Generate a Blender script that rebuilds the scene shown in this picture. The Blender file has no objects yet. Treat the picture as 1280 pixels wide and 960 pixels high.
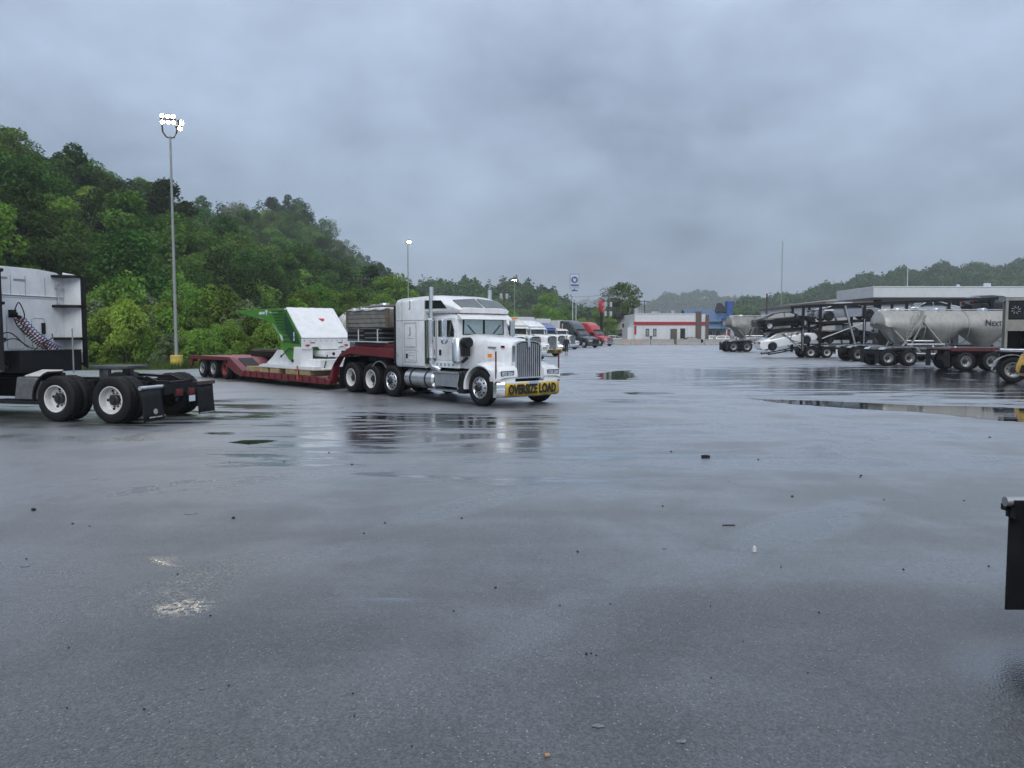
import bpy, bmesh, math, random
import numpy as np
from mathutils import Vector, Matrix
R=math.radians
random.seed(7); rng=np.random.default_rng(11)
sc=bpy.context.scene; COL=sc.collection
# ---------------------------------------------------------------- camera
CAM_H=1.98
cam_d=bpy.data.cameras.new('camera'); cam=bpy.data.objects.new('camera',cam_d); COL.objects.link(cam)
cam_d.sensor_width=36; cam_d.lens=27.0; cam_d.clip_start=.1; cam_d.clip_end=6000
cam.location=(0,0,CAM_H); cam.rotation_euler=(R(90-3.725),0,0); sc.camera=cam
# ---------------------------------------------------------------- sky and sun
sc.view_settings.view_transform='Standard'; sc.view_settings.look='None'
sc.view_settings.exposure=0.0; sc.view_settings.gamma=1.0
SUN_EL,SUN_AZ=R(44),R(177)
w=bpy.data.worlds.new('World'); sc.world=w; w.use_nodes=True
nt=w.node_tree; nt.nodes.clear(); L=nt.links.new
def wn(t,**k):
    n=nt.nodes.new(t)
    for a,b in k.items(): setattr(n,a,b)
    return n
out=wn('ShaderNodeOutputWorld'); bg=wn('ShaderNodeBackground'); bg.inputs[1].default_value=.1
sky=wn('ShaderNodeTexSky',sky_type='NISHITA',sun_disc=False,sun_elevation=SUN_EL,sun_rotation=SUN_AZ)
tc=wn('ShaderNodeTexCoord'); sep=wn('ShaderNodeSeparateXYZ'); L(tc.outputs['Generated'],sep.inputs[0])
def wm(op,a,b=None,clamp=False):
    n=wn('ShaderNodeMath',operation=op); n.use_clamp=clamp
    for i,x in enumerate((a,b)):
        if x is None: continue
        if isinstance(x,(int,float)): n.inputs[i].default_value=x
        else: L(x,n.inputs[i])
    return n.outputs[0]
zc=wm('MAXIMUM',sep.outputs[2],0.0); zz=wm('ADD',zc,.42)
cx=wm('DIVIDE',sep.outputs[0],zz); cy=wm('DIVIDE',sep.outputs[1],zz)
cmb=wn('ShaderNodeCombineXYZ'); L(cx,cmb.inputs[0]); L(cy,cmb.inputs[1])
def cloud(scale,det,rough,off,dist=.6):
    mp=wn('ShaderNodeMapping'); mp.inputs['Location'].default_value=off; mp.inputs['Scale'].default_value=(1,.9,1)
    L(cmb.outputs[0],mp.inputs[0])
    n=wn('ShaderNodeTexNoise'); n.inputs['Scale'].default_value=scale; n.inputs['Detail'].default_value=det
    n.inputs['Roughness'].default_value=rough; n.inputs['Distortion'].default_value=dist; L(mp.outputs[0],n.inputs['Vector']); return n.outputs['Fac']
c1=cloud(1.5,5,.5,(1.3,.4,0),.15); c2=cloud(4.2,7,.58,(5,2,0),.1)
cl=wm('ADD',wm('MULTIPLY',c1,.62),wm('MULTIPLY',c2,.38))
ramp=wn('ShaderNodeValToRGB'); L(cl,ramp.inputs[0])
ramp.color_ramp.elements[0].position=.36; ramp.color_ramp.elements[0].color=(.68,.70,.73,1)
ramp.color_ramp.elements[1].position=.62; ramp.color_ramp.elements[1].color=(1.40,1.38,1.34,1)
# overcast luminance: brighter towards the zenith
gr=wn('ShaderNodeValToRGB'); L(zc,gr.inputs[0]); e=gr.color_ramp.elements
e[0].position=0; e[0].color=(.345,.440,.555,1); e[1].position=1; e[1].color=(.86,.93,1.02,1)
for p,c in ((.07,(.30,.393,.51,1)),(.16,(.305,.40,.525,1)),(.30,(.375,.475,.63,1)),(.42,(.44,.545,.705,1)),(.7,(.68,.77,.9,1))):
    q=e.new(p); q.color=c
mx=wn('ShaderNodeMix',data_type='RGBA',blend_type='MULTIPLY'); mx.inputs[0].default_value=1
L(gr.outputs[0],mx.inputs[6]); L(ramp.outputs[0],mx.inputs[7])
sc10=wn('ShaderNodeMix',data_type='RGBA',blend_type='MULTIPLY'); sc10.inputs[0].default_value=1
L(mx.outputs[2],sc10.inputs[6]); sc10.inputs[7].default_value=(10.75,10.7,10.8,1)
fin=wn('ShaderNodeMix',data_type='RGBA'); fin.inputs[0].default_value=.96
L(sky.outputs[0],fin.inputs[6]); L(sc10.outputs[2],fin.inputs[7])
L(fin.outputs[2],bg.inputs[0]); L(bg.outputs[0],out.inputs[0])
sd=bpy.data.lights.new('sun','SUN'); sd.energy=1.45; sd.angle=R(45); sd.color=(1,.97,.93)
so=bpy.data.objects.new('sun',sd); COL.objects.link(so); so.rotation_euler=(R(46),0,R(3))
sc.cycles.max_bounces=7; sc.cycles.transparent_max_bounces=12; sc.cycles.volume_bounces=0
# ---------------------------------------------------------------- pixel to ground (photo pixels, used to read real positions off the photograph)
PF=960.0; PP=math.atan((480-417.5)/PF); PC,PS=math.cos(PP),math.sin(PP)
def G(px,py,z=0.0):
    u=(px-640)/PF; v=(py-480)/PF
    d=(u,PC-v*PS,-PS-v*PC); t=(z-CAM_H)/d[2]; return (d[0]*t,d[1]*t)
# ---------------------------------------------------------------- materials
MATS={}
def mat(name,col,rough=.5,metal=0.0,var=.12,scale=3.0,bump=0.0,bscale=40,coat=0.0,spec=.5,dirt=0.0,dcol=(.12,.11,.10),emit=0,ecol=None,rvar=.1,obrand=0.0,space='Object',trans=0):
    if name in MATS: return MATS[name]
    m=bpy.data.materials.new(name); m.use_nodes=True; n=m.node_tree; b=n.nodes['Principled BSDF']; l=n.links.new
    def N(t,**k):
        q=n.nodes.new(t)
        for a,c in k.items(): setattr(q,a,c)
        return q
    t=N('ShaderNodeTexCoord')
    no=N('ShaderNodeTexNoise'); no.inputs['Scale'].default_value=scale; no.inputs['Detail'].default_value=5; l(t.outputs[space],no.inputs['Vector'])
    rp=N('ShaderNodeValToRGB'); l(no.outputs['Fac'],rp.inputs[0])
    k0,k1=1-var,1+var
    rp.color_ramp.elements[0].position=.3; rp.color_ramp.elements[0].color=(col[0]*k0,col[1]*k0,col[2]*k0,1)
    rp.color_ramp.elements[1].position=.7; rp.color_ramp.elements[1].color=(min(1,col[0]*k1),min(1,col[1]*k1),min(1,col[2]*k1),1)
    c=rp.outputs[0]
    if dirt>0:
        mp=N('ShaderNodeMapping'); mp.inputs['Scale'].default_value=(2.2,2.2,.7); l(t.outputs[space],mp.inputs[0])
        d=N('ShaderNodeTexNoise'); d.inputs['Scale'].default_value=2.4; d.inputs['Detail'].default_value=9; d.inputs['Roughness'].default_value=.68; l(mp.outputs[0],d.inputs['Vector'])
        mr=N('ShaderNodeMapRange'); mr.inputs[1].default_value=.47; mr.inputs[2].default_value=.72; mr.inputs[3].default_value=0; mr.inputs[4].default_value=dirt; l(d.outputs['Fac'],mr.inputs[0])
        mi=N('ShaderNodeMix',data_type='RGBA'); l(mr.outputs[0],mi.inputs[0]); l(c,mi.inputs[6]); mi.inputs[7].default_value=(*dcol,1); c=mi.outputs[2]
    if obrand>0:
        oi=N('ShaderNodeObjectInfo'); hs=N('ShaderNodeHueSaturation')
        m1=N('ShaderNodeMapRange'); m1.inputs[3].default_value=1-obrand; m1.inputs[4].default_value=1+obrand; l(oi.outputs['Random'],m1.inputs[0]); l(m1.outputs[0],hs.inputs['Value'])
        mm=N('ShaderNodeMath',operation='MULTIPLY'); mm.inputs[1].default_value=7.31; l(oi.outputs['Random'],mm.inputs[0])
        fr=N('ShaderNodeMath',operation='FRACT'); l(mm.outputs[0],fr.inputs[0])
        m2=N('ShaderNodeMapRange'); m2.inputs[3].default_value=.5-.022; m2.inputs[4].default_value=.5+.018; l(fr.outputs[0],m2.inputs[0]); l(m2.outputs[0],hs.inputs['Hue'])
        l(c,hs.inputs['Color']); c=hs.outputs[0]
    l(c,b.inputs['Base Color'])
    if rvar>0:
        r=N('ShaderNodeMapRange'); r.inputs[3].default_value=max(.02,rough-rvar); r.inputs[4].default_value=min(1,rough+rvar); l(no.outputs['Fac'],r.inputs[0]); l(r.outputs[0],b.inputs['Roughness'])
    else: b.inputs['Roughness'].default_value=rough
    b.inputs['Metallic'].default_value=metal; b.inputs['Coat Weight'].default_value=coat; b.inputs['Coat Roughness'].default_value=.05
    b.inputs['Specular IOR Level'].default_value=spec
    if bump>0:
        bn=N('ShaderNodeTexNoise'); bn.inputs['Scale'].default_value=bscale; bn.inputs['Detail'].default_value=4; l(t.outputs[space],bn.inputs['Vector'])
        bp=N('ShaderNodeBump'); bp.inputs['Strength'].default_value=bump; bp.inputs['Distance'].default_value=.02; l(bn.outputs['Fac'],bp.inputs['Height']); l(bp.outputs[0],b.inputs['Normal'])
    if emit: b.inputs['Emission Color'].default_value=(*(ecol or col),1); b.inputs['Emission Strength'].default_value=emit
    if trans:
        tr=N('ShaderNodeBsdfTranslucent'); l(c,tr.inputs[0]); ms=N('ShaderNodeMixShader'); ms.inputs[0].default_value=trans
        l(b.outputs[0],ms.inputs[1]); l(tr.outputs[0],ms.inputs[2]); l(ms.outputs[0],n.nodes['Material Output'].inputs[0])
    MATS[name]=m; return m
def glass_mat(name,tint=(.75,.85,.85),refl=1.0):
    if name in MATS: return MATS[name]
    m=bpy.data.materials.new(name); m.use_nodes=True; n=m.node_tree; n.nodes.clear(); l=n.links.new
    o=n.nodes.new('ShaderNodeOutputMaterial'); t=n.nodes.new('ShaderNodeBsdfTransparent'); t.inputs[0].default_value=(*tint,1)
    g=n.nodes.new('ShaderNodeBsdfGlossy'); g.inputs['Roughness'].default_value=.03
    f=n.nodes.new('ShaderNodeFresnel'); f.inputs[0].default_value=1.5; ms=n.nodes.new('ShaderNodeMixShader')
    no=n.nodes.new('ShaderNodeTexNoise'); no.inputs['Scale'].default_value=1.5; mr=n.nodes.new('ShaderNodeMapRange'); mr.inputs[3].default_value=.02; mr.inputs[4].default_value=.12
    l(no.outputs['Fac'],mr.inputs[0]); l(mr.outputs[0],g.inputs['Roughness'])
    l(f.outputs[0],ms.inputs[0]); l(t.outputs[0],ms.inputs[1]); l(g.outputs[0],ms.inputs[2]); l(ms.outputs[0],o.inputs[0]); MATS[name]=m; return m
M=dict(
 white=mat('white_paint',(.80,.81,.82),.28,0,.06,2,coat=.4,dirt=.34,dcol=(.44,.43,.41)),
 white2=mat('white_paint_weathered',(.76,.76,.74),.35,0,.06,2,coat=.2,dirt=.45,dcol=(.38,.37,.35)),
 cream=mat('cream_paint',(.74,.74,.68),.32,0,.05,2,coat=.3,dirt=.2,dcol=(.4,.38,.34)),
 black=mat('black_plastic',(.009,.0095,.0105),.5,0,.3,6,bump=.05,spec=.3),
 blacksteel=mat('black_steel',(.010,.010,.011),.45,.1,.3,5,dirt=.2,dcol=(.03,.026,.024),spec=.3),
 rubber=mat('tyre_rubber',(.0095,.0095,.010),.6,0,.25,9,bump=.12,bscale=60,dirt=.25,dcol=(.026,.025,.024),spec=.25),
 chrome=mat('chrome',(.78,.79,.80),.12,1,.08,3,rvar=.06),
 alu=mat('aluminium',(.62,.63,.65),.3,1,.15,4,rvar=.1,dirt=.3,dcol=(.3,.3,.3)),
 alup=mat('polished_aluminium',(.70,.71,.72),.3,.9,.1,4,rvar=.1,dirt=.25,dcol=(.3,.29,.28)),
 steelgrey=mat('galvanised_steel',(.42,.43,.44),.45,.7,.18,5,dirt=.3,dcol=(.2,.2,.2)),
 rimwhite=mat('white_wheel_paint',(.70,.70,.68),.4,0,.1,5,dirt=.5,dcol=(.22,.20,.18)),
 rimgrey=mat('grey_wheel_steel',(.42,.43,.43),.4,.5,.15,5,dirt=.5,dcol=(.12,.11,.1)),
 hub=mat('hub_dark',(.03,.03,.03),.45,.3,.3,6),
 hole=mat('hand_hole_dark',(.006,.006,.006),.9,0,.1,3,rvar=0),
 red=mat('trailer_red',(.155,.010,.018),.42,0,.25,3,coat=.1,dirt=.65,dcol=(.045,.02,.022)),
 redpaint=mat('red_truck_paint',(.42,.018,.022),.25,0,.08,2,coat=.6,dirt=.12),
 greypaint=mat('grey_truck_paint',(.055,.06,.068),.28,.2,.1,2,coat=.6,dirt=.15,dcol=(.12,.12,.12)),
 bluepaint=mat('blue_truck_paint',(.03,.07,.27),.28,0,.1,2,coat=.6),
 yellow=mat('yellow_paint',(.70,.38,.015),.3,0,.08,2,coat=.4),
 bannery=mat('yellow_banner_vinyl',(.58,.39,.035),.5,0,.3,3,dirt=.4,dcol=(.22,.14,.03),bump=.3,bscale=5),
 ink=mat('black_lettering',(.012,.012,.012),.6,0,.1,4),
 green=mat('green_machine_paint',(.075,.26,.026),.35,0,.12,3,coat=.3,dirt=.15),
 dgreen=mat('dark_green_machine_paint',(.012,.075,.03),.4,0,.15,3),
 machwhite=mat('white_machine_paint',(.80,.81,.82),.35,0,.05,3,coat=.3,dirt=.3,dcol=(.50,.49,.46)),
 timber=mat('pale_timber',(.36,.27,.13),.75,0,.25,5,bump=.4,bscale=20),
 greytimber=mat('grey_weathered_timber',(.205,.198,.178),.8,0,.3,4,bump=.5,bscale=16,dirt=.4,dcol=(.08,.07,.06)),
 deckwood=mat('worn_deck_planks',(.18,.13,.11),.7,0,.3,4,bump=.4),
 glassd=mat('dark_glass',(.012,.016,.018),.06,0,.1,2,rvar=.03,spec=.9),
 glassm=mat('window_glass',(.05,.065,.07),.06,0,.25,1.5,rvar=.03,spec=.9),
 shade=mat('teal_sunshade',(.80,.95,.92),.5,0,.12,2.5,bump=.2,bscale=6),
 amber=mat('amber_lens',(.75,.22,.02),.2,0,.1,4,emit=.15),
 redlens=mat('red_lens',(.16,.008,.01),.2,0,.15,5),
 lens=mat('headlight_lens',(.42,.45,.50),.12,.2,.5,14,rvar=.04),
 lamplit=mat('lit_headlight',(1,.98,.9),.2,0,.02,3,emit=6,ecol=(1,.96,.86)),
 flood=mat('lit_flood_lamp',(1,.97,.9),.2,0,.02,3,emit=150,ecol=(1,.74,.40)),
 concrete=mat('barrier_concrete',(.36,.345,.32),.8,0,.15,2,bump=.3,bscale=25,dirt=.5,dcol=(.16,.15,.14)),
 polegrey=mat('galvanised_pole',(.33,.34,.34),.5,.35,.12,3,dirt=.25,dcol=(.2,.18,.15)),
 wood=mat('utility_pole_wood',(.085,.065,.05),.85,0,.25,5,bump=.4),
 yconc=mat('yellow_concrete_base',(.55,.42,.07),.7,0,.2,4,bump=.3,dirt=.4,dcol=(.25,.22,.12)),
 tank=mat('tanker_aluminium_paint',(.37,.36,.33),.38,.3,.10,1.2,coat=.15,dirt=.55,dcol=(.20,.185,.165)),
 tankd=mat('dull_grey_tank',(.27,.265,.25),.5,.3,.2,1.5,dirt=.6,dcol=(.10,.09,.08)),
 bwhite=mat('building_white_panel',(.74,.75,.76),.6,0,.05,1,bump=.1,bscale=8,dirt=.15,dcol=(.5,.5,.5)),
 bred=mat('building_red_band',(.42,.02,.03),.45,0,.1,2),
 bbrown=mat('building_brown_tile',(.13,.095,.075),.7,0,.2,4,bump=.3),
 broofblue=mat('blue_metal_roof',(.055,.115,.225),.4,.1,.12,1.5,coat=.1),
 bgrey=mat('grey_siding',(.34,.335,.32),.7,0,.1,2,bump=.2,bscale=12),
 bdark=mat('dark_shingle',(.05,.048,.05),.8,0,.25,4,bump=.3),
 btan=mat('tan_siding',(.36,.32,.27),.7,0,.1,2,bump=.2),
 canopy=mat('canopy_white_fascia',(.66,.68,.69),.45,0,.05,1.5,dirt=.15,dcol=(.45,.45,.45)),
 signblue=mat('sign_blue',(.02,.07,.28),.4,0,.08,3), signwhite=mat('sign_white',(.62,.68,.74),.4,0,.05,3), signred=mat('sign_red',(.5,.015,.03),.4,0,.1,3),
 skin=mat('skin',(.45,.27,.2),.6,0,.1,5), navy=mat('navy_cloth',(.015,.018,.03),.8,0,.3,9), shoe=mat('pale_shoe',(.25,.24,.23),.6,0,.2,8),
 orange=mat('orange_plastic',(.65,.14,.02),.5,0,.1,4,dirt=.3,dcol=(.2,.08,.03)),
 carblack=mat('black_car_paint',(.003,.003,.0035),.2,0,.2,2,coat=.55,spec=.2), carwhite=mat('white_car_paint',(.80,.81,.82),.2,0,.03,2,coat=1),
 carsilver=mat('silver_car_paint',(.36,.38,.41),.22,.6,.05,2,coat=1), cardark=mat('dark_grey_car_paint',(.014,.015,.018),.2,.1,.1,2,coat=.7,spec=.3),
 carpale=mat('pale_silver_car_paint',(.56,.58,.60),.22,.5,.04,2,coat=1),
 hoser=mat('red_air_hose',(.30,.035,.03),.4,0,.1,5), hoseb=mat('blue_air_hose',(.03,.05,.22),.4,0,.1,5),
 stone=mat('wet_dark_stone',(.02,.02,.022),.3,0,.4,30), scrapw=mat('white_scrap',(.72,.72,.7),.5,0,.1,20), tanscrap=mat('tan_scrap',(.42,.27,.14),.7,0,.2,30),
 bark=mat('tree_bark',(.075,.06,.045),.9,0,.3,4,bump=.5,bscale=12),
 leafdeep=mat('leaf_deep_green',(.064,.140,.022),.7,0,.35,.5,obrand=.58,trans=.28,rvar=.1,spec=.15),
 leafmid=mat('leaf_mid_green',(.125,.22,.034),.7,0,.35,.5,obrand=.5,trans=.3,rvar=.1,spec=.15),
 leafpale=mat('leaf_spring_green',(.20,.335,.055),.7,0,.3,.6,obrand=.28,trans=.35,rvar=.1,spec=.15),
 leafgrey=mat('leaf_grey_green',(.17,.215,.10),.6,0,.3,.6,obrand=.25,trans=.3,rvar=.1,spec=.15),
 forest=mat('distant_forest_leaves',(.058,.118,.026),.6,0,.55,.06,trans=.2,rvar=.1,spec=.15),
 forest2=mat('distant_spring_forest_leaves',(.10,.13,.045),.6,0,.45,.07,trans=.2,rvar=.1,spec=.15),
 hillsoil=mat('hill_undergrowth',(.028,.042,.016),.9,0,.4,.3,bump=.6,bscale=2),
 grass=mat('grass_blades',(.085,.135,.03),.6,0,.4,.7,trans=.3,rvar=.1,spec=.15), verge=mat('verge_soil_grass',(.06,.085,.028),.9,0,.4,1.2,bump=.6,bscale=6),
 field=mat('ground_field',(.07,.085,.045),.9,0,.3,.2,bump=.4,bscale=2),
 cable=mat('cable_black',(.015,.015,.016),.5,0,.1,5),
)
M['clear']=glass_mat('clear_glass',(.96,.98,.98))
# ---------------------------------------------------------------- mesh helpers
class MB:
    def __init__(s): s.V=[]; s.F=[]
    def add(s,vs,fs):
        n=len(s.V); s.V+=[tuple(v) for v in vs]; s.F+=[tuple(i+n for i in f) for f in fs]; return s
    def box(s,x0,x1,y0,y1,z0,z1):
        return s.add([(x,y,z) for x in (x0,x1) for y in (y0,y1) for z in (z0,z1)],[(0,1,3,2),(4,6,7,5),(0,4,5,1),(2,3,7,6),(0,2,6,4),(1,5,7,3)])
    def bar(s,p0,p1,wd,h=None):
        h=h or wd; p0,p1=Vector(p0),Vector(p1); d=(p1-p0).normalized(); u=Vector((0,0,1)) if abs(d.z)<.95 else Vector((1,0,0))
        a=d.cross(u).normalized(); b=a.cross(d).normalized(); a*=wd/2; b*=h/2
        return s.add([p+q for p in (p0,p1) for q in (-a-b,a-b,a+b,-a+b)],[(0,1,2,3),(7,6,5,4),(0,4,5,1),(1,5,6,2),(2,6,7,3),(3,7,4,0)])
    def cyl(s,p0,p1,r0,r1=None,n=12,caps=True):
        r1=r0 if r1 is None else r1; p0,p1=Vector(p0),Vector(p1); d=(p1-p0).normalized(); u=Vector((0,0,1)) if abs(d.z)<.9 else Vector((1,0,0))
        a=d.cross(u).normalized(); b=d.cross(a)
        vs=[p+(a*math.cos(2*math.pi*k/n)+b*math.sin(2*math.pi*k/n))*r for p,r in ((p0,r0),(p1,r1)) for k in range(n)]
        fs=[(k,(k+1)%n,n+(k+1)%n,n+k) for k in range(n)]
        if caps: fs+=[tuple(range(n-1,-1,-1)),tuple(range(n,2*n))]
        return s.add(vs,fs)
    def tube(s,pts,r,n=6):
        pts=[Vector(p) for p in pts]; m=len(pts); vs=[]; fs=[]
        for i,p in enumerate(pts):
            d=(pts[min(i+1,m-1)]-pts[max(i-1,0)]).normalized(); u=Vector((0,0,1)) if abs(d.z)<.9 else Vector((1,0,0))
            a=d.cross(u).normalized(); b=d.cross(a); rr=r[i] if isinstance(r,(list,tuple)) else r
            vs+=[p+(a*math.cos(2*math.pi*k/n)+b*math.sin(2*math.pi*k/n))*rr for k in range(n)]
        for i in range(m-1): fs+=[(i*n+k,i*n+(k+1)%n,(i+1)*n+(k+1)%n,(i+1)*n+k) for k in range(n)]
        fs+=[tuple(range(n-1,-1,-1)),tuple(range((m-1)*n,m*n))]
        return s.add(vs,fs)
    def lathe(s,prof,c=(0,0,0),axis='y',n=24,closed=False,mod=None,sy=1):
        vs=[]; m=len(prof)
        for k in range(n):
            t=2*math.pi*k/n
            for i,(r,h) in enumerate(prof):
                if mod: r=mod(i,k,r)
                a,b=r*math.cos(t),r*math.sin(t); h2=h*sy
                v={'y':(a,h2,b),'x':(h2,a,b),'z':(a,b,h2)}[axis]; vs.append((v[0]+c[0],v[1]+c[1],v[2]+c[2]))
        e=m if closed else m-1
        fs=[(k*m+i,k*m+(i+1)%m,((k+1)%n)*m+(i+1)%m,((k+1)%n)*m+i) for k in range(n) for i in range(e)]
        return s.add(vs,fs)
    def prism(s,poly,ax,a,b):
        f={'y':lambda p,t:(p[0],t,p[1]),'x':lambda p,t:(t,p[0],p[1]),'z':lambda p,t:(p[0],p[1],t)}[ax]; n=len(poly)
        return s.add([f(p,a) for p in poly]+[f(p,b) for p in poly],[tuple(range(n-1,-1,-1)),tuple(range(n,2*n))]+[(k,(k+1)%n,n+(k+1)%n,n+k) for k in range(n)])
    def loft(s,secs,caps=True):
        n=len(secs[0]); m=len(secs); vs=[p for q in secs for p in q]
        fs=[(i*n+k,i*n+(k+1)%n,(i+1)*n+(k+1)%n,(i+1)*n+k) for i in range(m-1) for k in range(n)]
        if caps: fs+=[tuple(range(n-1,-1,-1)),tuple(range((m-1)*n,m*n))]
        return s.add(vs,fs)
    def panel(s,pts,t):
        p=[Vector(q) for q in pts]; nr=(p[1]-p[0]).cross(p[2]-p[0]).normalized()*t; n=len(p)
        return s.add(p+[q+nr for q in p],[tuple(range(n-1,-1,-1)),tuple(range(n,2*n))]+[(k,(k+1)%n,n+(k+1)%n,n+k) for k in range(n)])
    def mesh(s,name,m,smooth=35,recalc=True):
        me=bpy.data.meshes.new(name); me.from_pydata(s.V,[],s.F)
        if recalc:
            bm=bmesh.new(); bm.from_mesh(me); bmesh.ops.recalc_face_normals(bm,faces=bm.faces); bm.to_mesh(me); bm.free()
        me.materials.append(m)
        if smooth: me.shade_smooth(); me.set_sharp_from_angle(angle=R(smooth))
        return me
def link(name,me,parent=None,loc=None,rot=None):
    o=bpy.data.objects.new(name,me); COL.objects.link(o)
    if parent is not None: o.parent=parent
    if loc: o.location=loc
    if rot: o.rotation_euler=rot
    return o
def obj(name,mb,m,parent=None,bevel=0,smooth=35,loc=None,rot=None,label=None):
    o=link(name,mb.mesh(name,m,smooth),parent,loc,rot)
    if bevel:
        b=o.modifiers.new('bevel','BEVEL'); b.width=bevel; b.segments=2; b.limit_method='ANGLE'; b.angle_limit=R(35)
    if label: o['label']=label
    return o
def tag(o,label,cat,group=None,kind=None):
    o['label']=label; o['category']=cat
    if group: o['group']=group
    if kind: o['kind']=kind
    return o
def thing(name,label,cat,loc=(0,0,0),rz=0,group=None):
    o=bpy.data.objects.new(name,None); COL.objects.link(o); o.location=loc; o.rotation_euler=(0,0,rz); o.empty_display_size=.2
    return tag(o,label,cat,group)
def setting(name,mb,m,smooth=0,label=None):
    o=obj(name,mb,m,None,smooth=smooth); o['kind']='structure'
    if label: o['label']=label
    return o
def dup(o,parent=None,loc=None,rz=None,label=None):
    c=o.copy(); COL.objects.link(c)
    if parent is not None: c.parent=parent
    if loc is not None: c.location=loc
    if rz is not None: c.rotation_euler=(0,0,rz)
    if label: c['label']=label
    for ch in list(o.children): dup(ch,c)
    return c
# lettering as real flat geometry, made first while the scene is still small
TXT={}
def mktext(body,size,ext=.004,bold=0,sx=1.0):
    k=(body,size,bold,sx)
    if k in TXT: return TXT[k]
    c=bpy.data.curves.new('lettering','FONT'); c.body=body; c.size=size; c.extrude=ext; c.align_x='CENTER'; c.align_y='CENTER'; c.offset=bold; c.resolution_u=3
    o=bpy.data.objects.new('lettering',c); COL.objects.link(o)
    me=bpy.data.meshes.new_from_object(o.evaluated_get(bpy.context.evaluated_depsgraph_get())); bpy.data.objects.remove(o); bpy.data.curves.remove(c)
    for v in me.vertices: v.co.x*=sx
    me.materials.clear(); TXT[k]=me; return me
def text(body,size,m,parent,loc,rot,name='lettering',bold=0,sx=1.0,ext=.004):
    me=mktext(body,size,ext,bold,sx)
    if not me.materials: me.materials.append(m)
    elif me.materials[0]!=m: me=me.copy(); me.materials.clear(); me.materials.append(m)
    return link(name,me,parent,loc,rot)
for a in (('OVERSIZE LOAD',.345,.004,.016,.70),('N',.56,.004,.008,.9),('EXT',.42,.004,.006,.85),('Po',.38,.004,.004,1.0),('J',.3,.004,0,1.0)): mktext(*a)
def smooth01(t): t=min(1,max(0,t)); return t*t*(3-2*t)
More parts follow.
